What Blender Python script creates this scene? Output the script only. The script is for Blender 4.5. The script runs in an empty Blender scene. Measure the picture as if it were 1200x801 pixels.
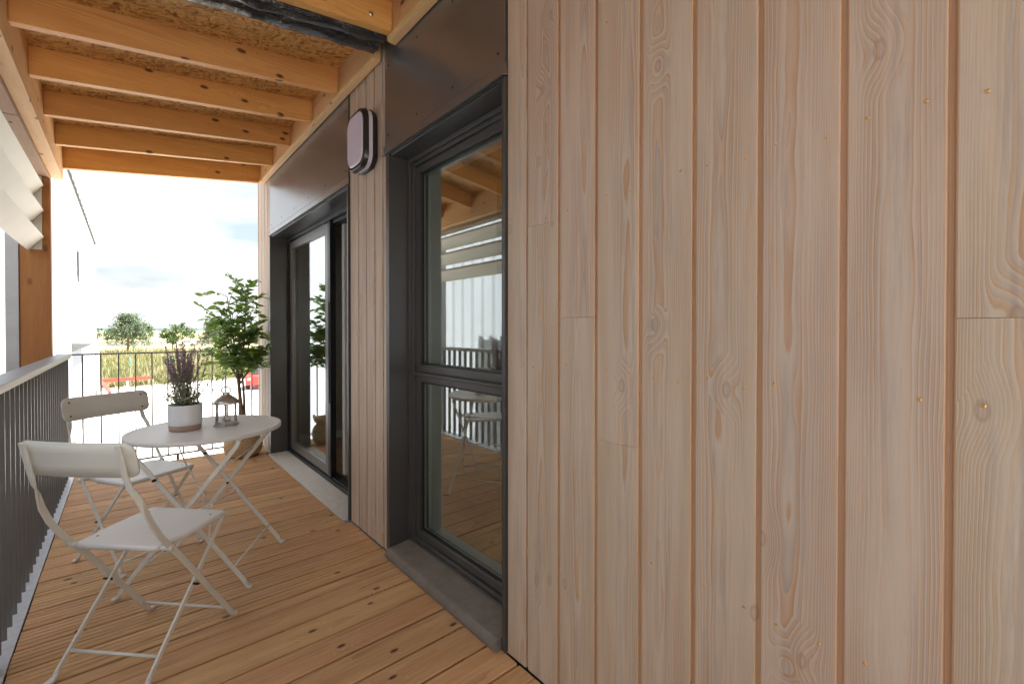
import bpy, bmesh, math, random
from mathutils import Vector, Matrix, noise
R = math.radians
PI = math.pi
random.seed(7)
S = bpy.context.scene
col = S.collection

# ------------------------------------------------------------------ camera
cam_d = bpy.data.cameras.new('camera')
cam = bpy.data.objects.new('camera', cam_d)
col.objects.link(cam)
F_PX = 523.2
cam_d.sensor_width = 36.0
cam_d.lens = 36.0 * F_PX / 1200.0
cam_d.shift_y = -9.5 / 1200.0
cam_d.clip_start = 0.02
cam_d.clip_end = 12000
cam.location = (-1.0627, 0.0, 1.2)
YAW = math.atan(452.5 / 523.2)
cam.rotation_euler = (R(90) - 0.0095, 0, -YAW)
S.camera = cam
S.render.resolution_x = 1024
S.render.resolution_y = 683

# ------------------------------------------------------------------ world and sun
SUN_EL = R(60)
SUN_AZ = R(100)          # clockwise from +Y towards +X
w = bpy.data.worlds.new('World')
S.world = w
w.use_nodes = True
nt = w.node_tree
for n in list(nt.nodes):
    nt.nodes.remove(n)
def wn(t, **k):
    n = nt.nodes.new(t)
    for a, b in k.items():
        setattr(n, a, b)
    return n
out = wn('ShaderNodeOutputWorld')
bg = wn('ShaderNodeBackground')
bg.inputs['Strength'].default_value = 0.05
sky = wn('ShaderNodeTexSky', sky_type='NISHITA')
sky.sun_disc = False
sky.sun_elevation = SUN_EL
sky.sun_rotation = SUN_AZ
sky.air_density = 1.0
sky.dust_density = 3.5
tc = wn('ShaderNodeTexCoord')
mp = wn('ShaderNodeMapping')
mp.inputs['Scale'].default_value = (1.6, 1.6, 5.2)
mp.inputs['Location'].default_value = (1.35, 0.7, 0.55)
nz = wn('ShaderNodeTexNoise')
nz.inputs['Scale'].default_value = 1.7
nz.inputs['Detail'].default_value = 7
nz.inputs['Roughness'].default_value = 0.55
rp = wn('ShaderNodeValToRGB')
rp.color_ramp.elements[0].position = 0.36
rp.color_ramp.elements[0].color = (0.25, 0.25, 0.25, 1)
rp.color_ramp.elements[1].position = 0.53
mx = wn('ShaderNodeMix', data_type='RGBA')
mx.inputs['B'].default_value = (5.3, 5.4, 5.55, 1)
mlow = wn('ShaderNodeMath', operation='MULTIPLY')
mlow.inputs[1].default_value = 0.92
nt.links.new(tc.outputs['Generated'], mp.inputs['Vector'])
nt.links.new(mp.outputs['Vector'], nz.inputs['Vector'])
nt.links.new(nz.outputs['Fac'], rp.inputs['Fac'])
nt.links.new(rp.outputs['Color'], mlow.inputs[0])
nt.links.new(mlow.outputs[0], mx.inputs['Factor'])
nt.links.new(sky.outputs['Color'], mx.inputs['A'])
nt.links.new(mx.outputs['Result'], bg.inputs['Color'])
nt.links.new(bg.outputs[0], out.inputs['Surface'])

sun_d = bpy.data.lights.new('sun', 'SUN')
sun_d.energy = 5.0
sun_d.angle = R(0.53)
sun_d.color = (1.0, 0.965, 0.915)
sun = bpy.data.objects.new('sun', sun_d)
col.objects.link(sun)
sdir = Vector((math.sin(SUN_AZ) * math.cos(SUN_EL), math.cos(SUN_AZ) * math.cos(SUN_EL), math.sin(SUN_EL)))
sun.rotation_euler = sdir.to_track_quat('Z', 'Y').to_euler()

S.view_settings.view_transform = 'Standard'
S.view_settings.look = 'None'
S.view_settings.gamma = 1.0
S.view_settings.exposure = 2.35
S.render.engine = 'CYCLES'
S.cycles.max_bounces = 14
S.cycles.diffuse_bounces = 8
S.cycles.glossy_bounces = 6
S.cycles.transparent_max_bounces = 16
S.cycles.sample_clamp_indirect = 6.0

# ------------------------------------------------------------------ materials
class NT:
    def __init__(s, name):
        s.m = bpy.data.materials.new(name)
        s.m.use_nodes = True
        s.t = s.m.node_tree
        s.b = s.t.nodes['Principled BSDF']
    def n(s, t, **k):
        x = s.t.nodes.new(t)
        for a, b in k.items():
            setattr(x, a, b)
        return x
    def put(s, sock, v):
        if isinstance(v, (int, float)):
            sock.default_value = v
        elif isinstance(v, (tuple, list)):
            sock.default_value = tuple(v) if len(v) == len(sock.default_value) else tuple(v) + (1,)
        else:
            s.t.links.new(v, sock)
    def math(s, op, a, b=0.0, c=None, clamp=False):
        x = s.n('ShaderNodeMath', operation=op)
        x.use_clamp = clamp
        s.put(x.inputs[0], a)
        s.put(x.inputs[1], b)
        if c is not None:
            s.put(x.inputs[2], c)
        return x.outputs[0]
    def vec(s, x, y, z):
        c = s.n('ShaderNodeCombineXYZ')
        s.put(c.inputs[0], x); s.put(c.inputs[1], y); s.put(c.inputs[2], z)
        return c.outputs[0]
    def noise(s, v, scale=1.0, detail=2.0, rough=0.5, dist=0.0):
        x = s.n('ShaderNodeTexNoise')
        s.put(x.inputs['Vector'], v)
        x.inputs['Scale'].default_value = scale
        x.inputs['Detail'].default_value = detail
        x.inputs['Roughness'].default_value = rough
        x.inputs['Distortion'].default_value = dist
        return x.outputs['Fac']
    def ramp(s, f, stops, interp='LINEAR'):
        x = s.n('ShaderNodeValToRGB')
        e = x.color_ramp.elements
        x.color_ramp.interpolation = interp
        while len(e) < len(stops):
            e.new(0.5)
        for i, (p, c) in enumerate(stops):
            e[i].position = p
            e[i].color = tuple(c) + (1,) if len(c) == 3 else c
        s.put(x.inputs[0], f)
        return x.outputs[0]
    def mix(s, f, a, b, mode='MIX'):
        x = s.n('ShaderNodeMix', data_type='RGBA', blend_type=mode)
        s.put(x.inputs['Factor'], f)
        s.put(x.inputs['A'], a)
        s.put(x.inputs['B'], b)
        return x.outputs['Result']
    def step(s, v, a, b):        # smooth 0..1 from a to b
        x = s.n('ShaderNodeMapRange', interpolation_type='SMOOTHSTEP')
        s.put(x.inputs['Value'], v)
        x.inputs['From Min'].default_value = a
        x.inputs['From Max'].default_value = b
        return x.outputs[0]
    def bump(s, h, strength=0.3, dist=0.002):
        x = s.n('ShaderNodeBump')
        x.inputs['Strength'].default_value = strength
        x.inputs['Distance'].default_value = dist
        s.put(x.inputs['Height'], h)
        s.t.links.new(x.outputs[0], s.b.inputs['Normal'])
    def xyz(s, kind='Object'):
        t = s.n('ShaderNodeTexCoord')
        q = s.n('ShaderNodeSeparateXYZ')
        s.t.links.new(t.outputs[kind], q.inputs[0])
        return q.outputs[0], q.outputs[1], q.outputs[2], t.outputs[kind]
    def set(s, **k):
        for a, b in k.items():
            s.put(s.b.inputs[a.replace('_', ' ')], b)
        return s.m

def simple(name, color, rough=0.5, metal=0.0, var=0.08, scale=6.0, bump=0.0, bscale=200.0, bdist=0.001, **k):
    m = NT(name)
    x, y, z, v = m.xyz()
    f = m.noise(v, scale, 4, 0.6)
    c2 = [max(0, c * (1 - var)) for c in color]
    c3 = [min(1, c * (1 + var)) for c in color]
    m.set(Base_Color=m.ramp(f, [(0.3, c2), (0.7, c3)]), Metallic=metal,
          Roughness=m.math('ADD', m.math('MULTIPLY', m.noise(v, scale * 4, 3), 0.12), rough - 0.06))
    if bump:
        m.bump(m.noise(v, bscale, 3, 0.6), bump, bdist)
    for a, b in k.items():
        m.set(**{a: b})
    return m.m

def wood(name, axis, c_lo, c_hi, c_line, c_knot, n_rings=9.0, arch=5.0, half=0.075, knot=1.0, knot_keep=0.72,
         wear=None, grain=0.5, rough=0.6, tint=0.12, bump=0.25, across=1, core=0.09, rim=0.0, line2=None, edge=None):
    """plain-sawn board: ring contours that arch along the middle and close round knots"""
    m = NT(name)
    x, y, z, v = m.xyz()
    ax = {'X': (x, y, z), 'Y': (y, x, z), 'Z': (z, y, x)}[axis]
    L, A, D = ax
    if across == 2:                      # boards seen on edge use the other two directions
        A = m.math('ADD', A, D)
    oi = m.n('ShaderNodeObjectInfo')
    r = oi.outputs['Random']
    r2 = m.math('FRACT', m.math('MULTIPLY', r, 17.31))
    L = m.math('ADD', L, m.math('MULTIPLY', r, 91.7))
    A0 = A
    A = m.math('ADD', A, m.math('MULTIPLY', m.math('SUBTRACT', r2, 0.5), half * 1.1))
    Dz = m.math('ADD', m.math('MULTIPLY', r2, 13.0), D)
    warp = m.noise(m.vec(m.math('MULTIPLY', L, 1.1), m.math('MULTIPLY', A, 5.0), Dz), 1.0, 3, 0.55)
    warp2 = m.noise(m.vec(m.math('MULTIPLY', L, 5.0), m.math('MULTIPLY', A, 34.0), Dz), 1.0, 2, 0.5)
    f = m.math('MULTIPLY', m.math('MULTIPLY', A, A), n_rings / (half * half))
    f = m.math('ADD', f, m.math('MULTIPLY', warp, arch))
    f = m.math('ADD', f, m.math('MULTIPLY', warp2, 0.75))
    # knots
    vo = m.n('ShaderNodeTexVoronoi', voronoi_dimensions='2D', feature='F1')
    vo.inputs['Scale'].default_value = 1.0
    m.put(vo.inputs['Vector'], m.vec(m.math('MULTIPLY', L, 4.2), m.math('MULTIPLY', A, 8.5), 0.0))
    sc = m.n('ShaderNodeSeparateColor')
    m.t.links.new(vo.outputs['Color'], sc.inputs[0])
    keep = m.math('GREATER_THAN', sc.outputs[0], knot_keep)
    kd = vo.outputs['Distance']
    bulge = m.math('MULTIPLY', m.math('MULTIPLY', m.math('SUBTRACT', 1.0, m.step(kd, 0.0, 0.42)), keep), 6.0 * knot)
    f = m.math('ADD', f, bulge)
    s = m.math('FRACT', f)
    line = m.math('POWER', s, 2.0)
    line = m.math('MULTIPLY', line, m.math('SUBTRACT', 1.0, m.step(s, 0.9, 1.0)))
    vary = m.step(m.noise(m.vec(m.math('MULTIPLY', L, 1.5), m.math('MULTIPLY', A, 22.0), Dz), 1.0, 3), 0.34, 0.66)
    line = m.math('MULTIPLY', line, m.math('ADD', m.math('MULTIPLY', vary, 0.85), 0.25), clamp=True)
    fib = m.noise(m.vec(m.math('MULTIPLY', L, 7.0), m.math('MULTIPLY', A, 170.0), m.math('MULTIPLY', D, 170.0)), 1.0, 2, 0.7)
    broad = m.noise(m.vec(m.math('MULTIPLY', L, 1.3), m.math('MULTIPLY', A, 12.0), Dz), 1.0, 4, 0.6)
    base = m.mix(m.step(m.math('ADD', m.math('MULTIPLY', broad, 0.55), m.math('MULTIPLY', fib, 0.45)), 0.34, 0.66), c_lo, c_hi)
    if wear:
        wm = m.noise(m.vec(m.math('MULTIPLY', L, 2.6), m.math('MULTIPLY', A, 55.0), Dz), 1.0, 5, 0.7)
        wm = m.math('MULTIPLY', m.step(wm, 0.46, 0.70), wear[1])
        mid = m.math('SUBTRACT', 1.0, m.step(m.math('ABSOLUTE', A), 0.0, half * 0.9))
        wm = m.math('MULTIPLY', wm, m.math('ADD', m.math('MULTIPLY', mid, 0.8), 0.25))
        base = m.mix(wm, base, wear[0])
        wm2 = m.noise(m.vec(m.math('MULTIPLY', L, 1.9), m.math('MULTIPLY', A, 75.0), m.math('ADD', Dz, 5.0)), 1.0, 4, 0.65)
        base = m.mix(m.math('MULTIPLY', m.step(wm2, 0.52, 0.72), wear[3]), base, wear[2])
    base = m.mix(m.math('MULTIPLY', line, grain, clamp=True), base, c_line)
    if line2:
        lb = m.math('POWER', m.math('FRACT', m.math('ADD', f, 0.45)), 3.0)
        base = m.mix(m.math('MULTIPLY', m.math('MULTIPLY', lb, vary), grain * 0.6, clamp=True), base, line2)
    base = m.mix(m.math('MULTIPLY', m.step(fib, 0.55, 0.80), 0.5), base, c_line)
    if edge:
        en = m.math('MULTIPLY', m.noise(m.vec(m.math('MULTIPLY', L, 9.0), A0, 0.0), 1.0, 3, 0.6), 0.004)
        e1 = m.math('SUBTRACT', 1.0, m.step(m.math('SUBTRACT', A0, en), -0.0665, -0.0640))
        e2 = m.step(m.math('ADD', A0, en), 0.0738, 0.0760)
        base = m.mix(m.math('MULTIPLY', m.math('MAXIMUM', e1, e2), 0.6), base, edge)
    kwob = m.math('ADD', kd, m.math('MULTIPLY', m.math('SUBTRACT', warp2, 0.5), 0.06))
    km = m.math('MULTIPLY', m.math('SUBTRACT', 1.0, m.step(kwob, core * 0.45, core)), keep)
    if rim:
        inner = m.math('SUBTRACT', 1.0, m.step(kwob, core * 0.30, core * 0.75))
        km = m.math('MULTIPLY', km, m.math('SUBTRACT', 1.0, m.math('MULTIPLY', inner, rim)))
    km = m.math('MULTIPLY', km, knot, clamp=True)
    base = m.mix(km, base, c_knot)
    tn = m.math('ADD', m.math('MULTIPLY', m.math('SUBTRACT', r2, 0.5), tint * 2), 1.0)
    hs = m.n('ShaderNodeHueSaturation')
    m.put(hs.inputs['Color'], base)
    m.put(hs.inputs['Value'], tn)
    m.put(hs.inputs['Hue'], m.math('ADD', m.math('MULTIPLY', m.math('SUBTRACT', r, 0.5), 0.012), 0.5))
    m.set(Base_Color=hs.outputs[0], Roughness=m.math('ADD', m.math('MULTIPLY', fib, 0.2), rough - 0.1))
    m.b.inputs['Specular IOR Level'].default_value = 0.35
    h = m.math('ADD', m.math('MULTIPLY', line, -0.5), m.math('MULTIPLY', fib, 0.6))
    h = m.math('ADD', h, m.math('MULTIPLY', km, -0.4))
    m.bump(h, bump, 0.0012)
    return m.m

M = {}
M['siding'] = wood('siding_wood', 'Z', (0.535, 0.435, 0.342), (0.60, 0.495, 0.395), (0.46, 0.27, 0.14), (0.30, 0.20, 0.15),
                   n_rings=10, arch=5.5, half=0.075, knot=0.62, knot_keep=0.80, wear=((0.36, 0.33, 0.305), 0.7, (0.62, 0.44, 0.30), 0.4),
                   grain=1.1, rough=0.62, tint=0.02, bump=0.4, rim=0.75, line2=(0.30, 0.28, 0.265), core=0.10, edge=(0.58, 0.33, 0.16))
M['pine'] = wood('joist_pine', 'X', (0.60, 0.29, 0.085), (0.71, 0.39, 0.13), (0.42, 0.14, 0.025), (0.13, 0.045, 0.02),
                 n_rings=4.0, arch=4.0, half=0.08, knot=1.0, knot_keep=0.76, grain=0.6, rough=0.55, tint=0.12, bump=0.12, across=2, core=0.12)
M['pine_y'] = wood('lit_beam_pine', 'Y', (0.66, 0.41, 0.19), (0.76, 0.52, 0.27), (0.52, 0.26, 0.08), (0.20, 0.09, 0.04),
                   n_rings=4.0, arch=4.0, half=0.06, knot=1.0, knot_keep=0.78, grain=0.6, rough=0.55, tint=0.05, bump=0.12, across=2, core=0.12)  # joist pine lightened: the bright light under the beams put into the colour
M['old_pine'] = wood('weathered_beam_pine', 'Y', (0.34, 0.21, 0.13), (0.45, 0.29, 0.19), (0.24, 0.13, 0.07), (0.10, 0.05, 0.03),
                     n_rings=4.0, arch=4.0, half=0.06, knot=1.0, knot_keep=0.80, grain=0.5, rough=0.65, tint=0.12, bump=0.2, across=2)
M['post'] = wood('post_pine', 'Z', (0.30, 0.115, 0.03), (0.40, 0.17, 0.045), (0.22, 0.075, 0.018), (0.20, 0.07, 0.02),
                 n_rings=4.0, arch=4.5, half=0.09, knot=1.0, knot_keep=0.70, grain=0.5, rough=0.55, tint=0.02, bump=0.15, across=2, core=0.16)
M['deck'] = wood('deck_wood', 'X', (0.57, 0.33, 0.15), (0.75, 0.475, 0.24), (0.34, 0.155, 0.06), (0.10, 0.045, 0.025),
                 n_rings=6.0, arch=5.0, half=0.07, knot=1.0, knot_keep=0.78, grain=0.75, rough=0.58, tint=0.08, bump=0.4,
                 wear=((0.60, 0.43, 0.28), 0.55, (0.30, 0.17, 0.10), 0.45))
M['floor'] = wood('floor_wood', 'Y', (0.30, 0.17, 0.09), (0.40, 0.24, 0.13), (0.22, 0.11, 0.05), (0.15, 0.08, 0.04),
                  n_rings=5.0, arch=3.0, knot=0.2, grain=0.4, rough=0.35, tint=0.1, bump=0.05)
M['paint'] = simple('cream_paint', (0.79, 0.785, 0.72), 0.36, var=0.03, bump=0.05, bscale=600)
M['tabletop'] = simple('sky_lit_cream_paint', (0.80, 0.81, 0.80), 0.42, var=0.02)  # cream paint shifted whiter, with the sky's reflection put into the colour
M['cap'] = simple('white_plastic', (0.75, 0.74, 0.70), 0.45, var=0.03)
M['anthracite'] = simple('anthracite_frame_metal', (0.075, 0.071, 0.067), 0.36, metal=0.0, var=0.1, scale=3, bump=0.05, bscale=900)
M['jamb'] = simple('anthracite_sheet_metal', (0.085, 0.082, 0.080), 0.32, metal=0.35, var=0.1, scale=3)
M['black'] = simple('black_rubber', (0.012, 0.012, 0.013), 0.45, var=0.2)
M['grey_sash'] = simple('grey_bronze_sash', (0.17, 0.155, 0.14), 0.35, metal=0.3, var=0.06)
M['white_frame'] = simple('white_window_frame', (0.72, 0.74, 0.70), 0.4, var=0.02)
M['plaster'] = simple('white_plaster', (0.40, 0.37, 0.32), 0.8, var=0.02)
M['rail'] = simple('rail_grey_paint', (0.18, 0.175, 0.17), 0.36, metal=0.25, var=0.08)
M['rail_cap'] = simple('rail_cap_metal', (0.21, 0.215, 0.225), 0.4, metal=0.2, var=0.05)
M['galv'] = simple('galvanised_plate', (0.66, 0.69, 0.74), 0.4, metal=0.3, var=0.12, scale=25)
M['louvre'] = simple('louvre_paint', (0.62, 0.59, 0.52), 0.42, var=0.04)
M['screw'] = simple('screw_metal', (0.55, 0.52, 0.48), 0.3, metal=1.0, var=0.1)
M['brass'] = simple('brass_nail', (0.66, 0.40, 0.17), 0.3, metal=0.7, var=0.15)
M['dark_screw'] = simple('dark_screw', (0.03, 0.025, 0.02), 0.4, metal=0.6, var=0.1)

def metal_panel():
    m = NT('bronze_panel')
    x, y, z, v = m.xyz()
    f = m.noise(m.vec(m.math('MULTIPLY', y, 3.0), m.math('MULTIPLY', z, 3.0), 0.0), 1.0, 4, 0.6)
    c = m.ramp(f, [(0.3, (0.225, 0.225, 0.225)), (0.7, (0.27, 0.27, 0.27))])
    dust = m.step(m.noise(v, 55, 5, 0.7), 0.62, 0.78)
    c = m.mix(m.math('MULTIPLY', dust, 0.18), c, (0.33, 0.28, 0.23))
    m.set(Base_Color=c, Metallic=0.75, Roughness=m.math('ADD', m.math('MULTIPLY', f, 0.14), 0.26))
    h = m.math('ADD', m.noise(v, 2.2, 2), m.math('MULTIPLY', m.noise(v, 14.0, 2), 0.05))
    m.bump(h, 0.5, 0.012)
    return m.m
M['bronze'] = metal_panel()

def osb():
    m = NT('osb_board')
    x, y, z, v = m.xyz()
    wob = m.noise(v, 9, 2)
    cols = []
    for k, (sx, sy, off) in enumerate(((26, 90, 0.0), (85, 30, 3.3), (48, 60, 7.7))):
        vo = m.n('ShaderNodeTexVoronoi', voronoi_dimensions='3D')
        vo.inputs['Scale'].default_value = 1.0
        a = m.math('ADD', m.math('MULTIPLY', x, sx), m.math('MULTIPLY', wob, 6.0 + k))
        b = m.math('ADD', m.math('MULTIPLY', y, sy), m.math('MULTIPLY', wob, -5.0))
        m.put(vo.inputs['Vector'], m.vec(a, b, off))
        s = m.n('ShaderNodeSeparateColor')
        m.t.links.new(vo.outputs['Color'], s.inputs[0])
        cols.append((s.outputs[0], vo.outputs['Distance']))
    sel = m.step(m.noise(v, 22, 2), 0.47, 0.53)
    f = m.n('ShaderNodeMix', data_type='FLOAT')
    m.put(f.inputs[0], sel); m.put(f.inputs[2], cols[0][0]); m.put(f.inputs[3], cols[1][0])
    g = m.math('ADD', m.math('MULTIPLY', f.outputs[0], 0.65), m.math('MULTIPLY', cols[2][0], 0.35))
    c = m.ramp(g, [(0.08, (0.22, 0.085, 0.02)), (0.3, (0.48, 0.23, 0.065)), (0.55, (0.64, 0.36, 0.12)), (0.9, (0.76, 0.45, 0.16))])
    m.set(Base_Color=c, Roughness=0.6)
    m.bump(m.math('ADD', g, cols[2][1]), 0.5, 0.002)
    return m.m
M['osb'] = osb()

def membrane():
    m = NT('black_membrane')
    x, y, z, v = m.xyz()
    f = m.noise(v, 14, 5, 0.6, 1.5)
    m.set(Base_Color=m.ramp(f, [(0.3, (0.008, 0.008, 0.009)), (0.75, (0.03, 0.03, 0.033))]), Roughness=0.2)
    m.b.inputs['Specular IOR Level'].default_value = 0.8
    wv = m.noise(m.vec(m.math('MULTIPLY', x, 30.0), m.math('MULTIPLY', y, 60.0), m.math('MULTIPLY', z, 60.0)), 1.0, 3, 0.6, 0.8)
    m.bump(wv, 0.9, 0.006)
    return m.m
M['membrane'] = membrane()

def glass(name, ior=1.62, tint=(0.93, 0.97, 0.94)):
    m = NT(name)
    m.t.nodes.remove(m.b)
    lw = m.n('ShaderNodeLayerWeight'); lw.inputs['Blend'].default_value = 0.5
    p5 = m.math('POWER', lw.outputs['Facing'], 4.0)
    fr = m.math('ADD', m.math('MULTIPLY', p5, 1.0 - ior), ior, clamp=True)
    tr = m.n('ShaderNodeBsdfTransparent'); tr.inputs['Color'].default_value = tint + (1,)
    gl = m.n('ShaderNodeBsdfGlossy'); gl.inputs['Roughness'].default_value = 0.0
    gl.inputs['Color'].default_value = (0.98, 1, 0.98, 1)
    mx = m.n('ShaderNodeMixShader')
    m.t.links.new(fr, mx.inputs[0])
    m.t.links.new(tr.outputs[0], mx.inputs[1])
    m.t.links.new(gl.outputs[0], mx.inputs[2])
    m.t.links.new(mx.outputs[0], m.t.nodes['Material Output'].inputs['Surface'])
    return m.m
M['glass'] = glass('window_glass', 0.24)
M['lantern_glass'] = glass('lantern_glass', 0.04, (0.97, 0.98, 0.97))

def concrete():
    m = NT('sill_concrete')
    x, y, z, v = m.xyz()
    f = m.noise(v, 12, 6, 0.7)
    g = m.noise(v, 260, 3, 0.7)
    c = m.ramp(f, [(0.3, (0.15, 0.13, 0.11)), (0.7, (0.24, 0.21, 0.18))])
    c = m.mix(m.math('MULTIPLY', m.step(g, 0.6, 0.75), 0.5), c, (0.26, 0.24, 0.21))
    m.set(Base_Color=c, Roughness=0.78)
    m.bump(g, 0.5, 0.002)
    return m.m
M['sill'] = concrete()

def grate():
    m = NT('perforated_grate')
    x, y, z, v = m.xyz()
    a = m.math('ABSOLUTE', m.math('SUBTRACT', m.math('FRACT', m.math('MULTIPLY', x, 90.0)), 0.5))
    b = m.math('ABSOLUTE', m.math('SUBTRACT', m.math('FRACT', m.math('MULTIPLY', y, 55.0)), 0.5))
    hole = m.math('MULTIPLY', m.math('SUBTRACT', 1.0, m.step(a, 0.16, 0.24)), m.math('SUBTRACT', 1.0, m.step(b, 0.28, 0.36)))
    f = m.noise(v, 20, 4)
    c = m.ramp(f, [(0.3, (0.72, 0.69, 0.63)), (0.7, (0.82, 0.79, 0.73))])
    m.set(Base_Color=m.mix(m.math('MULTIPLY', hole, 0.4), c, (0.10, 0.09, 0.08)), Roughness=0.5)
    m.bump(m.math('SUBTRACT', 1.0, hole), 0.5, 0.002)
    return m.m
M['grate'] = grate()

def cladding():
    m = NT('white_metal_cladding')
    x, y, z, v = m.xyz('Object')
    f = m.noise(m.vec(m.math('MULTIPLY', y, 1.2), m.math('MULTIPLY', z, 0.15), 0.0), 1.0, 3)
    c = m.ramp(f, [(0.3, (0.27, 0.295, 0.33)), (0.7, (0.31, 0.335, 0.375))])
    m.set(Base_Color=c, Roughness=0.7)
    m.b.inputs['Specular IOR Level'].default_value = 0.15
    return m.m
M['cladding'] = cladding()
M['trim'] = simple('eave_trim', (0.045, 0.042, 0.03), 0.6, var=0.2)
M['wood_white'] = M['cap']

def leaf(name, c1, c2, rough=0.4, trans=0.25, scale=7.0):
    m = NT(name)
    oi = m.n('ShaderNodeObjectInfo')
    x, y, z, v = m.xyz()
    f = m.math('FRACT', m.math('ADD', m.math('MULTIPLY', m.noise(v, scale, 2), 2.0), m.math('MULTIPLY', oi.outputs['Random'], 3.7)))
    c = m.mix(f, c1, c2)
    m.set(Base_Color=c, Roughness=rough)
    tl = m.n('ShaderNodeBsdfTranslucent')
    m.put(tl.inputs['Color'], m.mix(0.5, c, (c2[0] * 1.6, c2[1] * 1.8, c2[2])))
    mx = m.n('ShaderNodeMixShader')
    mx.inputs[0].default_value = trans
    m.t.links.new(m.b.outputs[0], mx.inputs[1])
    m.t.links.new(tl.outputs[0], mx.inputs[2])
    m.t.links.new(mx.outputs[0], m.t.nodes['Material Output'].inputs['Surface'])
    return m.m
M['ficus'] = leaf('ficus_leaf', (0.045, 0.115, 0.028), (0.23, 0.34, 0.085), 0.35, 0.4)
M['sage'] = leaf('sage_leaf', (0.24, 0.26, 0.18), (0.40, 0.40, 0.29), 0.6, 0.2, 60)
M['purple'] = leaf('purple_flower', (0.24, 0.13, 0.23), (0.46, 0.30, 0.44), 0.6, 0.2, 60)
M['tree_pale'] = leaf('pale_tree_foliage', (0.065, 0.10, 0.065), (0.14, 0.18, 0.12), 0.6, 0.25, 1.2)
M['tree_green'] = leaf('green_tree_foliage', (0.035, 0.075, 0.014), (0.08, 0.13, 0.03), 0.6, 0.25, 0.9)
M['tree_far'] = leaf('far_tree_foliage', (0.035, 0.07, 0.02), (0.08, 0.12, 0.04), 0.7, 0.2, 0.4)
M['dry_grass'] = leaf('dry_grass', (0.38, 0.31, 0.21), (0.19, 0.21, 0.09), 0.8, 0.3, 0.22)
M['bark'] = simple('bark', (0.22, 0.145, 0.09), 0.8, var=0.35, scale=25, bump=0.6, bscale=60, bdist=0.004)
M['soil'] = simple('soil', (0.05, 0.035, 0.025), 0.9, var=0.3, scale=60)

def basket():
    m = NT('seagrass_weave')
    x, y, z, v = m.xyz()
    ang = m.math('ARCTAN2', y, x)
    row = m.math('MULTIPLY', z, 75.0)
    a = m.math('ADD', m.math('MULTIPLY', ang, 17.0), m.math('MULTIPLY', m.math('FLOOR', row), 1.57))
    s1 = m.math('ABSOLUTE', m.math('SINE', m.math('MULTIPLY', row, PI)))
    s2 = m.math('ABSOLUTE', m.math('SINE', a))
    h = m.math('MULTIPLY', m.math('ADD', s1, 0.35), m.math('ADD', s2, 0.5))
    n = m.noise(v, 40, 4, 0.7)
    c = m.ramp(m.math('ADD', m.math('MULTIPLY', h, 0.35), m.math('MULTIPLY', n, 0.55)), [(0.2, (0.22, 0.11, 0.05)), (0.5, (0.58, 0.37, 0.18)), (0.8, (0.78, 0.58, 0.34))])
    m.set(Base_Color=c, Roughness=0.75)
    m.bump(h, 1.0, 0.006)
    return m.m
M['basket'] = basket()
M['ceramic'] = simple('white_ceramic', (0.72, 0.73, 0.76), 0.18, var=0.02)
M['raw_clay'] = simple('raw_clay_band', (0.36, 0.26, 0.20), 0.75, var=0.08)
M['lantern'] = simple('lantern_metal', (0.62, 0.62, 0.58), 0.32, metal=0.8, var=0.12, scale=30)
M['diffuser'] = simple('lamp_diffuser', (0.66, 0.61, 0.72), 0.3, var=0.03)
M['lamp_black'] = simple('lamp_black', (0.018, 0.016, 0.015), 0.3, var=0.1)
M['red'] = simple('red_paint', (0.62, 0.045, 0.03), 0.4, var=0.15)
M['white_car'] = simple('white_car_paint', (0.75, 0.75, 0.75), 0.25, var=0.02)
M['car_glass'] = simple('car_glass', (0.03, 0.035, 0.04), 0.08, var=0.1)
M['tyre'] = simple('tyre_rubber', (0.03, 0.03, 0.03), 0.8, var=0.1)
M['guard'] = simple('green_guard', (0.03, 0.22, 0.12), 0.5, var=0.1)
M['fence'] = simple('fence_grey', (0.42, 0.42, 0.42), 0.6, var=0.1)

def pavement():
    m = NT('pale_gravel_lot')
    x, y, z, v = m.xyz()
    f = m.noise(v, 0.25, 5, 0.6)
    g = m.noise(v, 9, 4, 0.7)
    c = m.ramp(m.math('ADD', m.math('MULTIPLY', f, 0.6), m.math('MULTIPLY', g, 0.4)), [(0.3, (0.56, 0.54, 0.50)), (0.7, (0.66, 0.64, 0.60))])
    m.set(Base_Color=c, Roughness=0.9)
    m.bump(g, 0.5, 0.02)
    return m.m
M['pavement'] = pavement()

def field():
    m = NT('dry_meadow')
    x, y, z, v = m.xyz()
    f = m.noise(v, 0.09, 6, 0.65)
    g = m.noise(v, 0.9, 5, 0.7)
    c = m.ramp(m.math('ADD', m.math('MULTIPLY', f, 0.55), m.math('MULTIPLY', g, 0.45)),
               [(0.36, (0.12, 0.15, 0.06)), (0.46, (0.24, 0.23, 0.10)), (0.54, (0.36, 0.30, 0.17)), (0.66, (0.42, 0.36, 0.24))])
    m.set(Base_Color=c, Roughness=0.9)
    m.bump(g, 1.0, 0.2)
    return m.m
M['field'] = field()
M['hill'] = simple('hazed_wooded_hill', (0.045, 0.075, 0.075), 0.9, var=0.25, scale=0.01)  # woodland green shifted to blue, distance haze put into the colour
M['road'] = simple('far_road', (0.30, 0.30, 0.30), 0.9, var=0.1)

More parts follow.
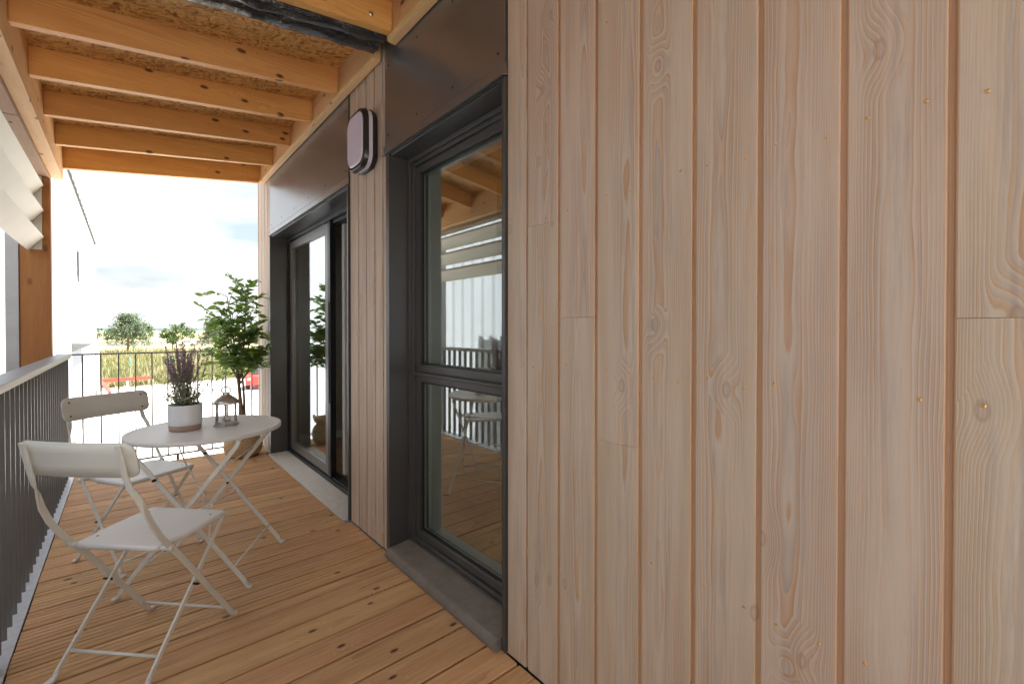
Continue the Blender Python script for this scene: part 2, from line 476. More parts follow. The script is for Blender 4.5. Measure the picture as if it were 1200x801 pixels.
# ------------------------------------------------------------------ mesh helpers
W = {}                                   # world position of every object's origin
class MB:
    def __init__(s):
        s.v = []; s.f = []; s.sm = []
    def add(s, vs, fs, smooth=False):
        o = len(s.v)
        s.v += [tuple(p) for p in vs]
        s.f += [tuple(i + o for i in f) for f in fs]
        s.sm += [smooth] * len(fs)
        return s
    def box(s, x0, x1, y0, y1, z0, z1):
        return s.add([(x0, y0, z0), (x1, y0, z0), (x1, y1, z0), (x0, y1, z0), (x0, y0, z1), (x1, y0, z1), (x1, y1, z1), (x0, y1, z1)],
                     [(3, 2, 1, 0), (4, 5, 6, 7), (0, 1, 5, 4), (1, 2, 6, 5), (2, 3, 7, 6), (3, 0, 4, 7)])
    def hexa(s, p):                       # eight points, bottom loop then top loop
        return s.add(p, [(3, 2, 1, 0), (4, 5, 6, 7), (0, 1, 5, 4), (1, 2, 6, 5), (2, 3, 7, 6), (3, 0, 4, 7)])
    def prism(s, prof, axis, a, b, smooth=False):   # closed profile extruded along an axis
        n = len(prof)
        def P(q, t):
            return {'X': (t, q[0], q[1]), 'Y': (q[0], t, q[1]), 'Z': (q[0], q[1], t)}[axis]
        vs = [P(q, a) for q in prof] + [P(q, b) for q in prof]
        fs = [(i, (i + 1) % n, n + (i + 1) % n, n + i) for i in range(n)]
        fs += [tuple(range(n - 1, -1, -1)), tuple(range(n, 2 * n))]
        return s.add(vs, fs, smooth)
    def tube(s, pts, r, n=8, caps=True):
        pts = [Vector(p) for p in pts]
        rr = r if isinstance(r, (list, tuple)) else [r] * len(pts)
        t0 = (pts[1] - pts[0]).normalized()
        u = t0.orthogonal().normalized()
        vs = []
        for i, p in enumerate(pts):
            t = (pts[min(i + 1, len(pts) - 1)] - pts[max(i - 1, 0)])
            t = t.normalized() if t.length > 1e-9 else t0
            u = (u - t * u.dot(t)).normalized()
            w2 = t.cross(u)
            for k in range(n):
                a = 2 * PI * k / n
                vs.append(p + (u * math.cos(a) + w2 * math.sin(a)) * rr[i])
        fs = []
        for i in range(len(pts) - 1):
            for k in range(n):
                a = i * n + k; b = i * n + (k + 1) % n
                fs.append((a, b, b + n, a + n))
        s.add(vs, fs, True)
        if caps:
            o = len(s.v) - len(vs)
            s.f.append(tuple(o + k for k in range(n - 1, -1, -1))); s.sm.append(False)
            o2 = len(s.v) - n
            s.f.append(tuple(o2 + k for k in range(n))); s.sm.append(False)
        return s
    def strap(s, pts, wd, ww, tt):        # flat bar: points, width directions, width, thickness
        pts = [Vector(p) for p in pts]
        vs = []
        for i, p in enumerate(pts):
            t = (pts[min(i + 1, len(pts) - 1)] - pts[max(i - 1, 0)]).normalized()
            d = Vector(wd[i]); d = (d - t * d.dot(t)).normalized()
            n = t.cross(d)
            w1 = ww[i] if isinstance(ww, (list, tuple)) else ww
            for a, b in ((-1, -1), (1, -1), (1, 1), (-1, 1)):
                vs.append(p + d * a * w1 / 2 + n * b * tt / 2)
        fs = []
        for i in range(len(pts) - 1):
            for k in range(4):
                a = i * 4 + k; b = i * 4 + (k + 1) % 4
                fs.append((a, b, b + 4, a + 4))
        m = len(vs)
        fs += [(3, 2, 1, 0), (m - 4, m - 3, m - 2, m - 1)]
        return s.add(vs, fs)
    def lathe(s, prof, n=32, c=(0, 0), a0=0.0, smooth=True):
        vs = []
        for (r, z) in prof:
            for k in range(n):
                a = a0 + 2 * PI * k / n
                vs.append((c[0] + r * math.cos(a), c[1] + r * math.sin(a), z))
        fs = []
        for i in range(len(prof) - 1):
            for k in range(n):
                a = i * n + k; b = i * n + (k + 1) % n
                fs.append((a, b, b + n, a + n))
        return s.add(vs, fs, smooth)
    def disc(s, c, nrm, r, h, n=8):       # small raised screw or nail head
        c = Vector(c); nrm = Vector(nrm).normalized(); u = nrm.orthogonal().normalized(); v = nrm.cross(u)
        vs = [c + (u * math.cos(2 * PI * k / n) + v * math.sin(2 * PI * k / n)) * r for k in range(n)]
        vs += [c + nrm * h + (u * math.cos(2 * PI * k / n) + v * math.sin(2 * PI * k / n)) * r * 0.6 for k in range(n)]
        fs = [(k, (k + 1) % n, n + (k + 1) % n, n + k) for k in range(n)] + [tuple(range(n, 2 * n))]
        return s.add(vs, fs)
    def build(s, name, mat, parent=None, c=(0, 0, 0), bevel=0.0, seg=1, kind=None, label=None, local=False):
        me = bpy.data.meshes.new(name)
        if local:
            vs = s.v
        else:
            vs = [(p[0] - c[0], p[1] - c[1], p[2] - c[2]) for p in s.v]
        me.from_pydata(vs, [], s.f)
        me.polygons.foreach_set('use_smooth', s.sm)
        me.materials.append(M[mat] if isinstance(mat, str) else mat)
        me.update()
        bm = bmesh.new(); bm.from_mesh(me)
        if bevel:
            bmesh.ops.remove_doubles(bm, verts=bm.verts, dist=1e-6)
        if not kind == 'stuff' and len(bm.faces) < 30000:
            bmesh.ops.recalc_face_normals(bm, faces=bm.faces)
        bm.to_mesh(me); bm.free()
        o = bpy.data.objects.new(name, me)
        col.objects.link(o)
        place(o, parent, c)
        if bevel:
            b = o.modifiers.new('bevel', 'BEVEL')
            b.width = bevel; b.segments = seg; b.limit_method = 'ANGLE'; b.angle_limit = R(35)
        if kind:
            o['kind'] = kind
        if label:
            o['label'] = label
        return o

def place(o, parent, c):
    W[o.name] = Vector(c)
    if parent is not None:
        o.parent = parent
        o.location = Vector(c) - W[parent.name]
    else:
        o.location = Vector(c)

def thing(name, label, cat, loc=(0, 0, 0), group=None):
    o = bpy.data.objects.new(name, None)
    col.objects.link(o)
    o.empty_display_size = 0.1
    W[o.name] = Vector(loc)
    o.location = loc
    tag(o, label, cat, group)
    return o

def tag(o, label, cat, group=None):
    o['label'] = label; o['category'] = cat
    if group:
        o['group'] = group
    return o

def share(src, name, parent, c, rot=None, scale=None):
    o = bpy.data.objects.new(name, src.data)
    col.objects.link(o)
    for md in src.modifiers:
        if md.type == 'BEVEL':
            b = o.modifiers.new('bevel', 'BEVEL'); b.width = md.width; b.segments = md.segments
            b.limit_method = 'ANGLE'; b.angle_limit = md.angle_limit
    place(o, parent, c)
    if rot: o.rotation_euler = rot
    if scale: o.scale = scale
    return o

# ================================================================== THE BALCONY DECK
deck = bpy.data.objects.new('deck', None); col.objects.link(deck); deck['kind'] = 'structure'; W['deck'] = Vector((0, 0, 0))
sub = MB().box(-1.46, -0.03, -1.5, 5.215, -0.20, -0.034).build('deck_base', 'black', deck, (0, 0, -0.1))
def deck_board(y0, y1, x0=-1.383, x1=-0.0045):
    wd = y1 - y0; g = 0.0022; cy = wd / 2
    prof = []
    # rounded top edges and a shallow groove along the middle
    prof = [(-cy, -0.027), (-cy, -0.004), (-cy + 0.0018, -0.0018), (-cy + 0.006, 0.0),
            (-0.0450, 0.0), (-0.0432, -0.0035), (-0.0408, -0.0035), (-0.0390, 0.0), (-0.0175, 0.0), (-0.0157, -0.0035), (-0.0133, -0.0035), (-0.0115, 0.0), (0.0115, 0.0), (0.0133, -0.0035), (0.0157, -0.0035), (0.0175, 0.0), (0.0390, 0.0), (0.0408, -0.0035), (0.0432, -0.0035), (0.0450, 0.0),
            (cy - 0.006, 0.0), (cy - 0.0018, -0.0018), (cy, -0.004), (cy, -0.027)]
    if y1 < 2.17:                        # the near section has plain boards with one shallow groove
        prof = prof[:4] + [(-0.004, 0.0), (-0.0015, -0.0016), (0.0015, -0.0016), (0.004, 0.0)] + prof[20:]
    if wd < 0.1:
        prof = prof[:4] + prof[-4:]
    zz = random.uniform(-0.0012, 0.0008); g = 0.004
    o = MB().prism([(a, b) for a, b in prof], 'X', x0 - (x0 + x1) / 2, x1 - (x0 + x1) / 2).build('deck_board', 'deck', deck, ((x0 + x1) / 2 + random.uniform(-.002, .001), (y0 + y1) / 2, zz), local=True)
    return o
edges = [2.155, 2.09] + [2.084 - 0.1495 * k for k in range(25)]
ys = []
y = 2.084
ys.append((2.092, 2.157))
while y > -1.4:
    ys.append((y - 0.1400, y)); y -= 0.1495
y = 2.172
while y < 5.15:
    ys.append((y, min(y + 0.1400, 5.21))); y += 0.1495
scr = MB()
for a, b in ys:
    deck_board(a, b, x1=-0.040 if (2.80 < (a + b) / 2 < 4.80) else -0.0045)
    for xx in (-0.035, -0.45, -0.92, -1.34):
        if 2.80 < (a + b) / 2 < 4.80 and xx > -0.1: xx -= 0.03
        for t in (0.22, 0.78):
            if b - a > 0.1:
                scr.disc((xx + random.uniform(-.006, .006), a + (b - a) * t, 0.0004), (0, 0, 1), 0.0032, 0.0008, 6)
scr.build('deck_screws', 'screw', deck, kind='stuff')

# ================================================================== THE CLAD WALL
wall = thing('house_wall', 'long wall of pinkish beige timber boards with window, sliding door and bronze metal panels', 'wall', (0, 0, 0))
P = 0.1517                                 # cladding pitch
def siding_board(y0, y1, z0, z1, face_x=0.0, lip=True):
    """vertical board y0..y1 (y0 nearer the camera); the joint groove lies on its low-y side"""
    cy = (y0 + y1) / 2; cz = (z0 + z1) / 2
    gw = 0.0105
    a = y0 - cy; b = y1 - cy
    prof = [(0.022, a), (0.0075, a), (0.0075, a + gw), (0.0018, a + gw), (0.0002, a + gw + 0.0022), (0.0, a + gw + 0.004),
            (0.0, b - 0.003), (0.0012, b - 0.0006), (0.003, b), (0.022, b)]
    if not lip:
        prof = [(0.022, a), (0.003, a), (0.0, a + 0.003), (0.0, b - 0.003), (0.003, b), (0.022, b)]
    ox = random.uniform(-0.0005, 0.0005)
    return MB().prism(prof, 'Z', z0 - cz, z1 - cz).build('cladding_board', 'siding', wall, (face_x + ox, cy, cz), local=True)
ZB, ZT = 0.006, 3.0
nails = MB()
ROWS = (0.055, 0.567, 1.078, 1.59, 2.10, 2.61)
def nail_pair(y0, y1, rows=ROWS):
    for zr in rows:
        for t in (0.26, 0.80):
            if random.random() < 0.05: continue
            nails.disc((-0.0004, y0 + (y1 - y0) * t + random.uniform(-.006, .006), zr + random.uniform(-.012, .012)), (-1, 0, 0), 0.0038, 0.0012, 8)
JN = 0.992                                # a known joint
splits = {1: 1.245 + 0.0, 0: None}
k = -14
bounds = []
for k in range(-14, 2):
    y0 = JN + P * k; y1 = y0 + P
    bounds.append((y0, min(y1, 1.2535)))
for (a, b) in bounds:
    cut = None
    if abs(a - 0.992) < 0.01: cut = 1.555
    elif abs(a - 0.840) < 0.01: cut = 1.238
    elif abs(a - 0.688) < 0.01: cut = 0.873
    elif abs(a + 0.070) < 0.01: cut = 1.219
    elif a < -0.1 and random.random() < 0.4: cut = random.uniform(0.6, 2.2)
    if cut:
        siding_board(a, b, ZB, cut - 0.0004); siding_board(a, b, cut + 0.0004, ZT)
    else:
        siding_board(a, b, ZB, ZT)
    if b - a > 0.05:
        nail_pair(a, b)
# between window and door
for a, b in ((2.256, 2.300), (2.300, 2.404), (2.404, 2.522), (2.522, 2.640), (2.640, 2.772)):
    siding_board(a, b, ZB, ZT); nail_pair(a, b) if b - a > 0.05 else None
# beyond the door up to the corner
for a, b in ((4.790, 4.905), (4.905, 5.035), (5.035, 5.165), (5.165, 5.295)):
    siding_board(a, b, ZB, ZT); nail_pair(a, b)
nails.build('nails', 'brass', wall, kind='stuff')
# board edge at the corner and end wall cladding of the house
MB().box(-0.004, 0.03, 5.297, 5.325, -3.0, 3.0).build('corner_board', 'siding', wall, (0.01, 5.31, 0), bevel=0.002)
# wall core behind the boards (left open at the openings)
core = MB()
core.box(0.0235, 0.10, -1.5, 1.272, -0.2, 3.0)
core.box(0.0235, 0.10, 2.2165, 2.795, -0.2, 3.0)
core.box(0.0235, 0.10, 4.786, 5.296, -0.2, 3.0)
core.box(0.0235, 0.10, 1.2725, 2.216, 2.19, 3.0)
core.box(0.0235, 0.10, 2.7955, 4.7855, 2.16, 3.0)
core.box(0.0235, 0.10, 1.2725, 2.216, -0.2, -0.005)
core.box(0.0235, 0.10, 2.7955, 4.7855, -0.2, -0.02)
core.build('wall_core', 'black', wall)

# bronze sheet panels over the openings with drip flashing
def sheet(y0, y1, zb, zt, label):
    p = MB().box(-0.006, 0.020, y0, y1, zb + 0.012, zt)
    p = p.build('metal_panel', 'bronze', wall, (0, (y0 + y1) / 2, (zb + zt) / 2), bevel=0.001, label=label)
    f = MB().prism([(-0.009, zb + 0.05), (-0.0075, zb + 0.052), (-0.0075, zb + 0.008), (-0.026, zb - 0.002), (-0.027, zb - 0.006), (-0.024, zb - 0.006), (-0.005, zb + 0.002), (-0.005, zb + 0.05)], 'Y', y0 - 0.012, y1 + 0.012)
    f.box(-0.005, 0.10, y0, y1, zb - 0.004, zb + 0.0)
    f.build('drip_flashing', 'bronze', p, (0, (y0 + y1) / 2, zb))
    r = MB()
    n = int((y1 - y0) / 0.4) + 1
    for i in range(n + 1):
        yy = y0 + 0.04 + (y1 - y0 - 0.08) * i / n
        for zz in (zb + 0.10, (zb + zt) / 2 + 0.03, zt - 0.08):
            r.disc((-0.0062, yy, zz), (-1, 0, 0), 0.006, 0.002, 8)
    r.build('rivets', 'dark_screw', p, kind='stuff')
sheet(1.262, 2.262, 2.128, 2.995, 'bronze sheet metal panel above the window')
sheet(2.786, 4.782, 2.100, 2.995, 'bronze sheet metal panel above the sliding door')

# ------------------------------------------------------------------ window
def opening_trim(y0, y1, z0, z1, depth, name_parent):
    t = MB()
    t.box(-0.010, depth, y1, y1 + 0.006, z0, z1)                 # far jamb
    t.box(-0.010, 0.004, y1 + 0.006, y1 + 0.034, z0, z1)           # its face lip
    t.box(-0.010, depth, y0 - 0.006, y0, z0, z1)                 # near jamb
    t.box(-0.012, 0.006, y0 - 0.020, y0 - 0.006, z0, z1)
    t.box(0.000, depth, y0, y1, z1 - 0.010, z1 - 0.004)
    return t
win = opening_trim(1.277, 2.211, 0.008, 2.126, 0.125, None).build('window', 'jamb', wall, (0, 1.75, 1.0), bevel=0.0015)
fr = MB()
# outer frame: two stepped rims
def rim(m, x0, x1, y0, y1, z0, z1, t, tb=None):
    tb = tb or t
    m.box(x0, x1, y0, y0 + t, z0, z1)
    m.box(x0, x1, y1 - t, y1, z0, z1)
    m.box(x0, x1, y0 + t, y1 - t, z1 - t, z1)
    m.box(x0, x1, y0 + t, y1 - t, z0, z0 + tb)
rim(fr, 0.098, 0.185, 1.2775, 2.2105, 0.045, 2.115, 0.022)
rim(fr, 0.112, 0.185, 1.2995, 2.1885, 0.067, 2.093, 0.018)
fr.box(0.118, 0.185, 1.3175, 2.1705, 0.9625, 0.9745)
fr.box(0.108, 0.118, 1.3175, 2.1705, 0.958, 0.972)
fr.build('window_frame', 'anthracite', win, (0.14, 1.75, 1.0), bevel=0.002)
sa = MB()
rim(sa, 0.128, 0.178, 1.3175, 2.1705, 0.975, 2.075, 0.040)
rim(sa, 0.128, 0.178, 1.3175, 2.1705, 0.085, 0.962, 0.040)
sa.build('sash', 'anthracite', win, (0.15, 1.75, 1.0), bevel=0.003)
gk = MB()
rim(gk, 0.140, 0.150, 1.3575, 2.1305, 1.015, 2.035, 0.008)
rim(gk, 0.140, 0.150, 1.3575, 2.1305, 0.125, 0.922, 0.008)
sx = MB()
rim(sx, 0.1545, 0.160, 1.3580, 2.1300, 1.0155, 2.0345, 0.007)
rim(sx, 0.1545, 0.160, 1.3580, 2.1300, 0.1255, 0.9215, 0.007)
sx.build('glass_spacer', 'white_frame', win, (0.157, 1.75, 1.0))
gk.build('glazing_gasket', 'black', win, (0.15, 1.75, 1.0))
for nm, z0, z1 in (('upper', 1.015, 2.035), ('lower', 0.125, 0.922)):
    MB().box(0.150, 0.154, 1.3575, 2.1305, z0, z1).build('pane', 'glass', win, (0.152, 1.75, (z0 + z1) / 2), label='large clear %s pane of the window' % nm)
inn = MB()
rim(inn, 0.1785, 0.245, 1.300, 2.1305, 0.975, 2.060, 0.030)
rim(inn, 0.1785, 0.245, 1.300, 2.1305, 0.085, 0.960, 0.030)
inn.build('inner_frame', 'white_frame', win, (0.2, 1.75, 1.0), bevel=0.003)
# concrete sill with a rounded nose
prof = []
for a in range(0, 7):
    t = R(90 + a * 22)
    prof.append((-0.012 + 0.028 * math.cos(t), 0.020 + 0.030 * math.sin(t)))
prof = [(0.12, 0.062), (0.02, 0.052)] + prof + [(0.0, -0.03), (0.12, -0.03)]
MB().prism(prof, 'Y', 1.2835, 2.2045).build('window_sill', 'sill', win, (0, 1.75, 0), bevel=0.004, seg=2)

# ------------------------------------------------------------------ sliding door
door = opening_trim(2.800, 4.778, 0.0, 2.098, 0.16, None).build('sliding_door', 'jamb', wall, (0, 3.8, 1.0), bevel=0.0015)
df = MB()
rim(df, 0.140, 0.235, 2.801, 4.777, 0.006, 2.085, 0.030, 0.022)
df.box(0.160, 0.235, 2.831, 4.747, 0.028, 0.036)
df.box(0.172, 0.235, 2.831, 4.747, 2.030, 2.055)
df.build('door_frame', 'black', door, (0.2, 3.8, 1.0), bevel=0.002)
sp = MB()
rim(sp, 0.156, 0.192, 3.640, 4.735, 0.040, 2.050, 0.075)
sp.build('door_sash', 'grey_sash', door, (0.17, 4.2, 1.0), bevel=0.003)
MB().box(0.150, 0.196, 3.585, 3.642, 0.030, 2.054).build('meeting_stile', 'black', door, (0.17, 3.6, 1.0), bevel=0.003)
MB().box(0.172, 0.176, 3.715, 4.660, 0.115, 1.975).build('pane', 'glass', door, (0.174, 4.2, 1.0))
hd = MB().box(0.142, 0.150, 3.602, 3.620, 0.62, 1.42)
hd.build('pull_handle', 'anthracite', door, (0.146, 3.61, 1.02), bevel=0.003)
# inner leaf standing open into the room, its white stile and lever handle visible
lf = MB()
rim(lf, 0.240, 1.05, 3.540, 3.585, 0.045, 2.045, 0.001)
lf = MB()
lf.box(0.240, 0.335, 3.535, 3.580, 0.045, 2.040)
lf.box(0.960, 1.050, 3.535, 3.580, 0.045, 2.040)
lf.box(0.335, 0.960, 3.535, 3.580, 1.950, 2.040)
lf.box(0.335, 0.960, 3.535, 3.580, 0.045, 0.140)
lf = lf.build('open_leaf', 'white_frame', door, (0.6, 3.56, 1.0), bevel=0.004)
MB().box(0.336, 0.959, 3.556, 3.560, 0.141, 1.949).build('pane', 'glass', lf, (0.65, 3.558, 1.0))
h = MB().box(0.266, 0.290, 3.528, 3.535, 0.93, 1.11)
h.box(0.270, 0.286, 3.500, 3.528, 1.065, 1.085)
h.box(0.268, 0.288, 3.492, 3.504, 0.96, 1.09)
h.build('lever_handle', 'cap', lf, (0.28, 3.52, 1.02), bevel=0.002)
gr = MB().box(-0.036, 0.138, 2.842, 4.774, -0.012, 0.006)
gr.build('threshold_grate', 'grate', door, (0.05, 3.8, 0.0), bevel=0.001)
fl = MB().box(-0.033, 0.138, 2.803, 2.8415, -0.012, 0.004)
fl.build('threshold_flashing', 'galv', door, (0.05, 2.82, 0.0), bevel=0.001)

# ------------------------------------------------------------------ the room behind
room = bpy.data.objects.new('interior_room', None); col.objects.link(room); room['kind'] = 'structure'; W['interior_room'] = Vector((0, 0, 0))
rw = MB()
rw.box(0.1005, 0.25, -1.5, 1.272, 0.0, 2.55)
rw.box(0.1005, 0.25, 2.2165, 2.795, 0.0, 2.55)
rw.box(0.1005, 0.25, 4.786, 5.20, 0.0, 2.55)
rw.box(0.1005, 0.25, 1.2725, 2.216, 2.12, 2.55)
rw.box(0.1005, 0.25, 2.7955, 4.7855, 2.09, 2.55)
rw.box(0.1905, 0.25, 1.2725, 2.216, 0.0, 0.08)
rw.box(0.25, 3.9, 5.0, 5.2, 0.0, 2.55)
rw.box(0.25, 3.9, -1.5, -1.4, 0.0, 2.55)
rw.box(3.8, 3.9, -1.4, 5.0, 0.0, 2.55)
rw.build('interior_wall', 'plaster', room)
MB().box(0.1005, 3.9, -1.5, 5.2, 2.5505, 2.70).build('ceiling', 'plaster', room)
MB().box(0.24, 3.9, -1.5, 5.2, -0.03, -0.001).build('interior_floor', 'black', room)
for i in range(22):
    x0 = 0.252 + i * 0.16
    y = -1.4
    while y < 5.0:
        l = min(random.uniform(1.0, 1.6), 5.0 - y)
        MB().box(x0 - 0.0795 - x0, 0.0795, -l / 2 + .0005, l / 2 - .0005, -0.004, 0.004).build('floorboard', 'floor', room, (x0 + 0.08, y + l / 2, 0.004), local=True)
        y += l
sk = MB().box(0.251, 3.8, 4.985, 5.0, 0.008, 0.09); sk.box(3.785, 3.8, -1.4, 4.985, 0.008, 0.09)
sk.build('skirting', 'white_frame', room)
# inner partition seen through the open leaf
MB().box(1.6, 1.7, 3.3, 4.999, 0.0085, 2.55).build('partition', 'plaster', room)

# outer shell of the house
shell = MB()
shell.box(3.9, 4.1, -1.5, 5.3, -3.0, 3.0)
shell.box(0.03, 3.9, 5.2, 5.296, -3.0, 3.0)
shell.box(0.03, 3.9, -1.7, -1.5, -3.0, 3.0)
shell.box(0.03, 0.1, -1.5, 5.2, -3.0, -0.2)
shell.build('outer_shell', 'siding', wall, (2, 2, 0))
MB().box(-0.02, 4.2, -1.7, 5.35, 3.0, 3.12).build('sun_block_roof', 'membrane', wall, (2, 2, 3))  # unseen roof slab, added to block the sun

# ================================================================== BALCONY ROOF
roof = thing('balcony_roof', 'open pine balcony roof of sloping joists under strand board', 'roof', (0, 0, 0))
SL = (2.680 - 2.500) / 1.379              # rise towards the house
def zb(x, base=2.680): return base + (x + 0.05) * SL
def sloped(y0, y1, xa, xb, bot, hgt):
    return [(xa, y0, zb(xa, bot)), (xb, y0, zb(xb, bot)), (xb, y1, zb(xb, bot)), (xa, y1, zb(xa, bot)),
            (xa, y0, zb(xa, bot) + hgt), (xb, y0, zb(xb, bot) + hgt), (xb, y1, zb(xb, bot) + hgt), (xa, y1, zb(xa, bot) + hgt)]
jy = [4.510, 3.940, 3.385, 2.866]
near = [2.125, 1.56, 0.99, 0.42, -0.15, -0.72, -1.29]
for y in jy + near:
    m = MB().hexa(sloped(y - 0.045, y, -1.430, -0.0505, 2.680, 0.145))
    m.build('joist', 'pine', roof, (-0.74 + random.uniform(-.1, .1), y, 2.66), bevel=0.002)
m = MB().hexa(sloped(4.980, 5.025, -1.430, -0.0505, 2.652, 0.19))
m.build('end_joist', 'pine', roof, (-0.74, 5.0, 2.66), bevel=0.002)
# ledgers on the wall
for a, b in ((2.302, 5.035), (-1.5, 2.128)):
    MB().box(-0.050, -0.0105, a, b, 2.650, 2.845).build('ledger', 'pine_y', roof, (-0.03, (a + b) / 2, 2.75), bevel=0.002)
    MB().box(-0.0505 - 0.010, -0.0505, a, b - 0.01, 2.650, 2.672).build('ledger_batten', 'pine_y', roof, (-0.055, (a + b) / 2, 2.66), bevel=0.001)
# strand boards on the joists
for a, b in ((-1.5, 0.40), (0.402, 2.128), (2.302, 3.655), (3.658, 4.978)):
    MB().hexa(sloped(a, b, -1.50, -0.0505, 2.8255, 0.018)).build('strand_board', 'osb', roof, (-0.7, (a + b) / 2, 2.8))
MB().hexa(sloped(-1.5, 5.05, -1.62, 0.02, 2.846, 0.012)).build('roof_membrane', 'membrane', roof, (-0.7, 2, 2.85))
MB().box(-1.62, -1.60, -1.5, 5.05, 2.36, 2.66).build('fascia', 'anthracite', roof, (-1.61, 2, 2.5))
# wrapped gap between the two roof sections
def wrapped(y0, y1, bot, seed):
    m = MB(); nx = 70
    ring = []
    n = 14
    vs = []
    for i in range(nx + 1):
        x = -1.43 + 1.375 * i / nx
        for k in range(n):
            t = 2 * PI * k / n
            cx_, cz_ = math.cos(t), math.sin(t)
            s_ = 1 / max(abs(cx_), abs(cz_)) ** 0.85
            yy = (y0 + y1) / 2 + (y1 - y0) / 2 * min(1, max(-1, cx_ * s_))
            zz = zb(x, bot) + 0.07 + 0.07 * min(1, max(-1, cz_ * s_))
            d = noise.noise(Vector((x * 9, yy * 30 + seed, zz * 22))) * 0.011 + noise.noise(Vector((x * 28, yy * 60, zz * 50 + seed))) * 0.004
            vs.append((x, yy + cx_ * d, zz + cz_ * d))
    fs = []
    for i in range(nx):
        for k in range(n):
            a = i * n + k; b = i * n + (k + 1) % n
            fs.append((a, b, b + n, a + n))
    m.add(vs, fs, True)
    return m
for a, b, sd in ((2.133, 2.209, 1.0), (2.214, 2.298, 9.0)):
    wrapped(a, b, 2.665, sd).build('wrapped_beam', 'membrane', roof, (-0.7, a, 2.7), label='gap beam wrapped in shiny black membrane')
# front beams
for a, b in ((-1.5, 2.20), (2.202, 5.030)):
    MB().box(-1.497, -1.4305, a, b, 2.385, 2.66).build('front_beam', 'pine_y', roof, (-1.46, (a + b) / 2, 2.5), bevel=0.002)
yy = -1.5
while yy < 5.0:
    l = min(random.uniform(0.5, 0.75), 5.0 - yy)
    if 5.0 - yy - l < 0.15: l = 5.0 - yy
    MB().box(-1.580, -1.4975, yy + 0.001, yy + l - 0.001, 2.353 + random.uniform(-.002, .002), 2.60).build('outer_beam_block', 'old_pine', roof, (-1.54, yy + l / 2, 2.45), bevel=0.002)
    yy += l
sc = MB()
for y in (-0.2, 0.6, 1.3, 1.95, 2.5, 3.0, 3.5, 4.0, 4.5, 4.9):
    sc.disc((-1.463 + random.uniform(-.01, .01), y, 2.3848), (0, 0, -1), 0.007, 0.002, 8)
sc.disc((-0.22, 4.9795, 2.70), (0, -1, 0), 0.008, 0.002, 8)
sc.disc((-0.16, 2.0795, 2.72), (0, -1, 0), 0.012, 0.002, 10)
for y in jy:
    for x in (-1.36, -1.33, -1.28):
        sc.disc((x, y - 0.02, zb(x) - 0.0002), (0, 0, -1), 0.003, 0.001, 6)
sc.build('screws', 'screw', roof, kind='stuff')
# post
post = thing('timber_post', 'broad orange pine post with knots carrying the balcony roof, at the end of the louvres', 'post', (-1.57, 4.91, -3.0))
MB().box(-1.655, -1.492, 4.870, 4.960, -3.0, 2.350).build('post_timber', 'post', post, (-1.57, 4.91, 0.7), bevel=0.004)
MB().box(-1.725, -1.657, 4.860, 4.965, -3.0, 2.350).build('post_cladding', 'fence', post, (-1.69, 4.91, 0.7), bevel=0.002, label='flat grey metal cover beside the timber')

# louvres
lou = thing('sun_louvre', 'three long cream louvre blades fixed under the front roof beam', 'louvre', (-1.56, 2, 1.8))
for zt in (1.897, 2.094, 2.283):
    dz = -0.113
    prof = [(-1.524, zt), (-1.604, zt + dz), (-1.610, zt + dz + 0.004), (-1.616, zt + dz + 0.03), (-1.614, zt + dz + 0.032),
            (-1.605, zt + dz + 0.012), (-1.536, zt + 0.006), (-1.546, zt + 0.024), (-1.542, zt + 0.026), (-1.526, zt + 0.004)]
    MB().prism(prof, 'Y', -1.4, 4.862).build('louvre_blade', 'louvre', lou, (-1.56, 1.7, zt))
for y in (4.8625, 2.30, -0.3):
    MB().box(-1.606, -1.535, y, y + 0.006, 1.80, 2.350).build('louvre_bracket', 'louvre', lou, (-1.57, y, 2.1), bevel=0.001)

# ================================================================== RAILINGS
def rail_parts(root, bar_pts, axis):
    src = None
    for (x, y) in bar_pts:
        c = (x, y, 0.50)
        if src is None:
            if axis == 'Y':   # rail running along Y: bar deep in X, thin in Y
                src = MB().box(x - 0.018, x + 0.018, y - 0.004, y + 0.004, 0.013, 0.982).build('baluster', 'rail', root, c, bevel=0.001)
            else:
                src = MB().box(x - 0.005, x + 0.005, y - 0.020, y + 0.020, 0.046, 0.984).build('baluster', 'rail', root, c, bevel=0.001)
        else:
            share(src, 'baluster', root, c)
sr = thing('balcony_railing', 'long side railing of closely spaced grey flat bars with a pale top rail', 'railing', (-1.43, 2, 0))
pts = []
y = -1.42
while y < 5.12:
    if all(abs(y - q) > 0.045 for q in (2.33, -0.4)):
        pts.append((-1.432, y))
    y += 0.1045
rail_parts(sr, pts, 'Y')
MB().box(-1.492, -1.405, -1.5, 5.225, 0.985, 0.999).build('top_rail', 'rail_cap', sr, (-1.46, 2, 0.99), bevel=0.003, seg=2)
MB().box(-1.486, -1.409, -1.5, 5.21, 0.965, 0.9845).build('top_rail_channel', 'rail', sr, (-1.46, 2, 0.97))
MB().box(-1.500, -1.3875, -1.5, 5.225, -0.002, 0.006).build('edge_plate', 'galv', sr, (-1.44, 2, 0.0), bevel=0.001)
for y in (2.33, -0.4):
    MB().box(-1.470, -1.408, y - 0.03, y + 0.03, -0.2, 0.9645).build('rail_post', 'rail', sr, (-1.44, y, 0.45), bevel=0.003)
er = thing('end_railing', 'short railing of thin dark bars closing the far end of the balcony', 'railing', (-0.7, 5.2, 0))
rail_parts(er, [(-1.340 + 0.1135 * i, 5.200) for i in range(12)], 'X')
MB().box(-1.404, -0.012, 5.178, 5.222, 0.9845, 0.9975).build('top_rail', 'rail', er, (-0.7, 5.2, 0.99), bevel=0.002)
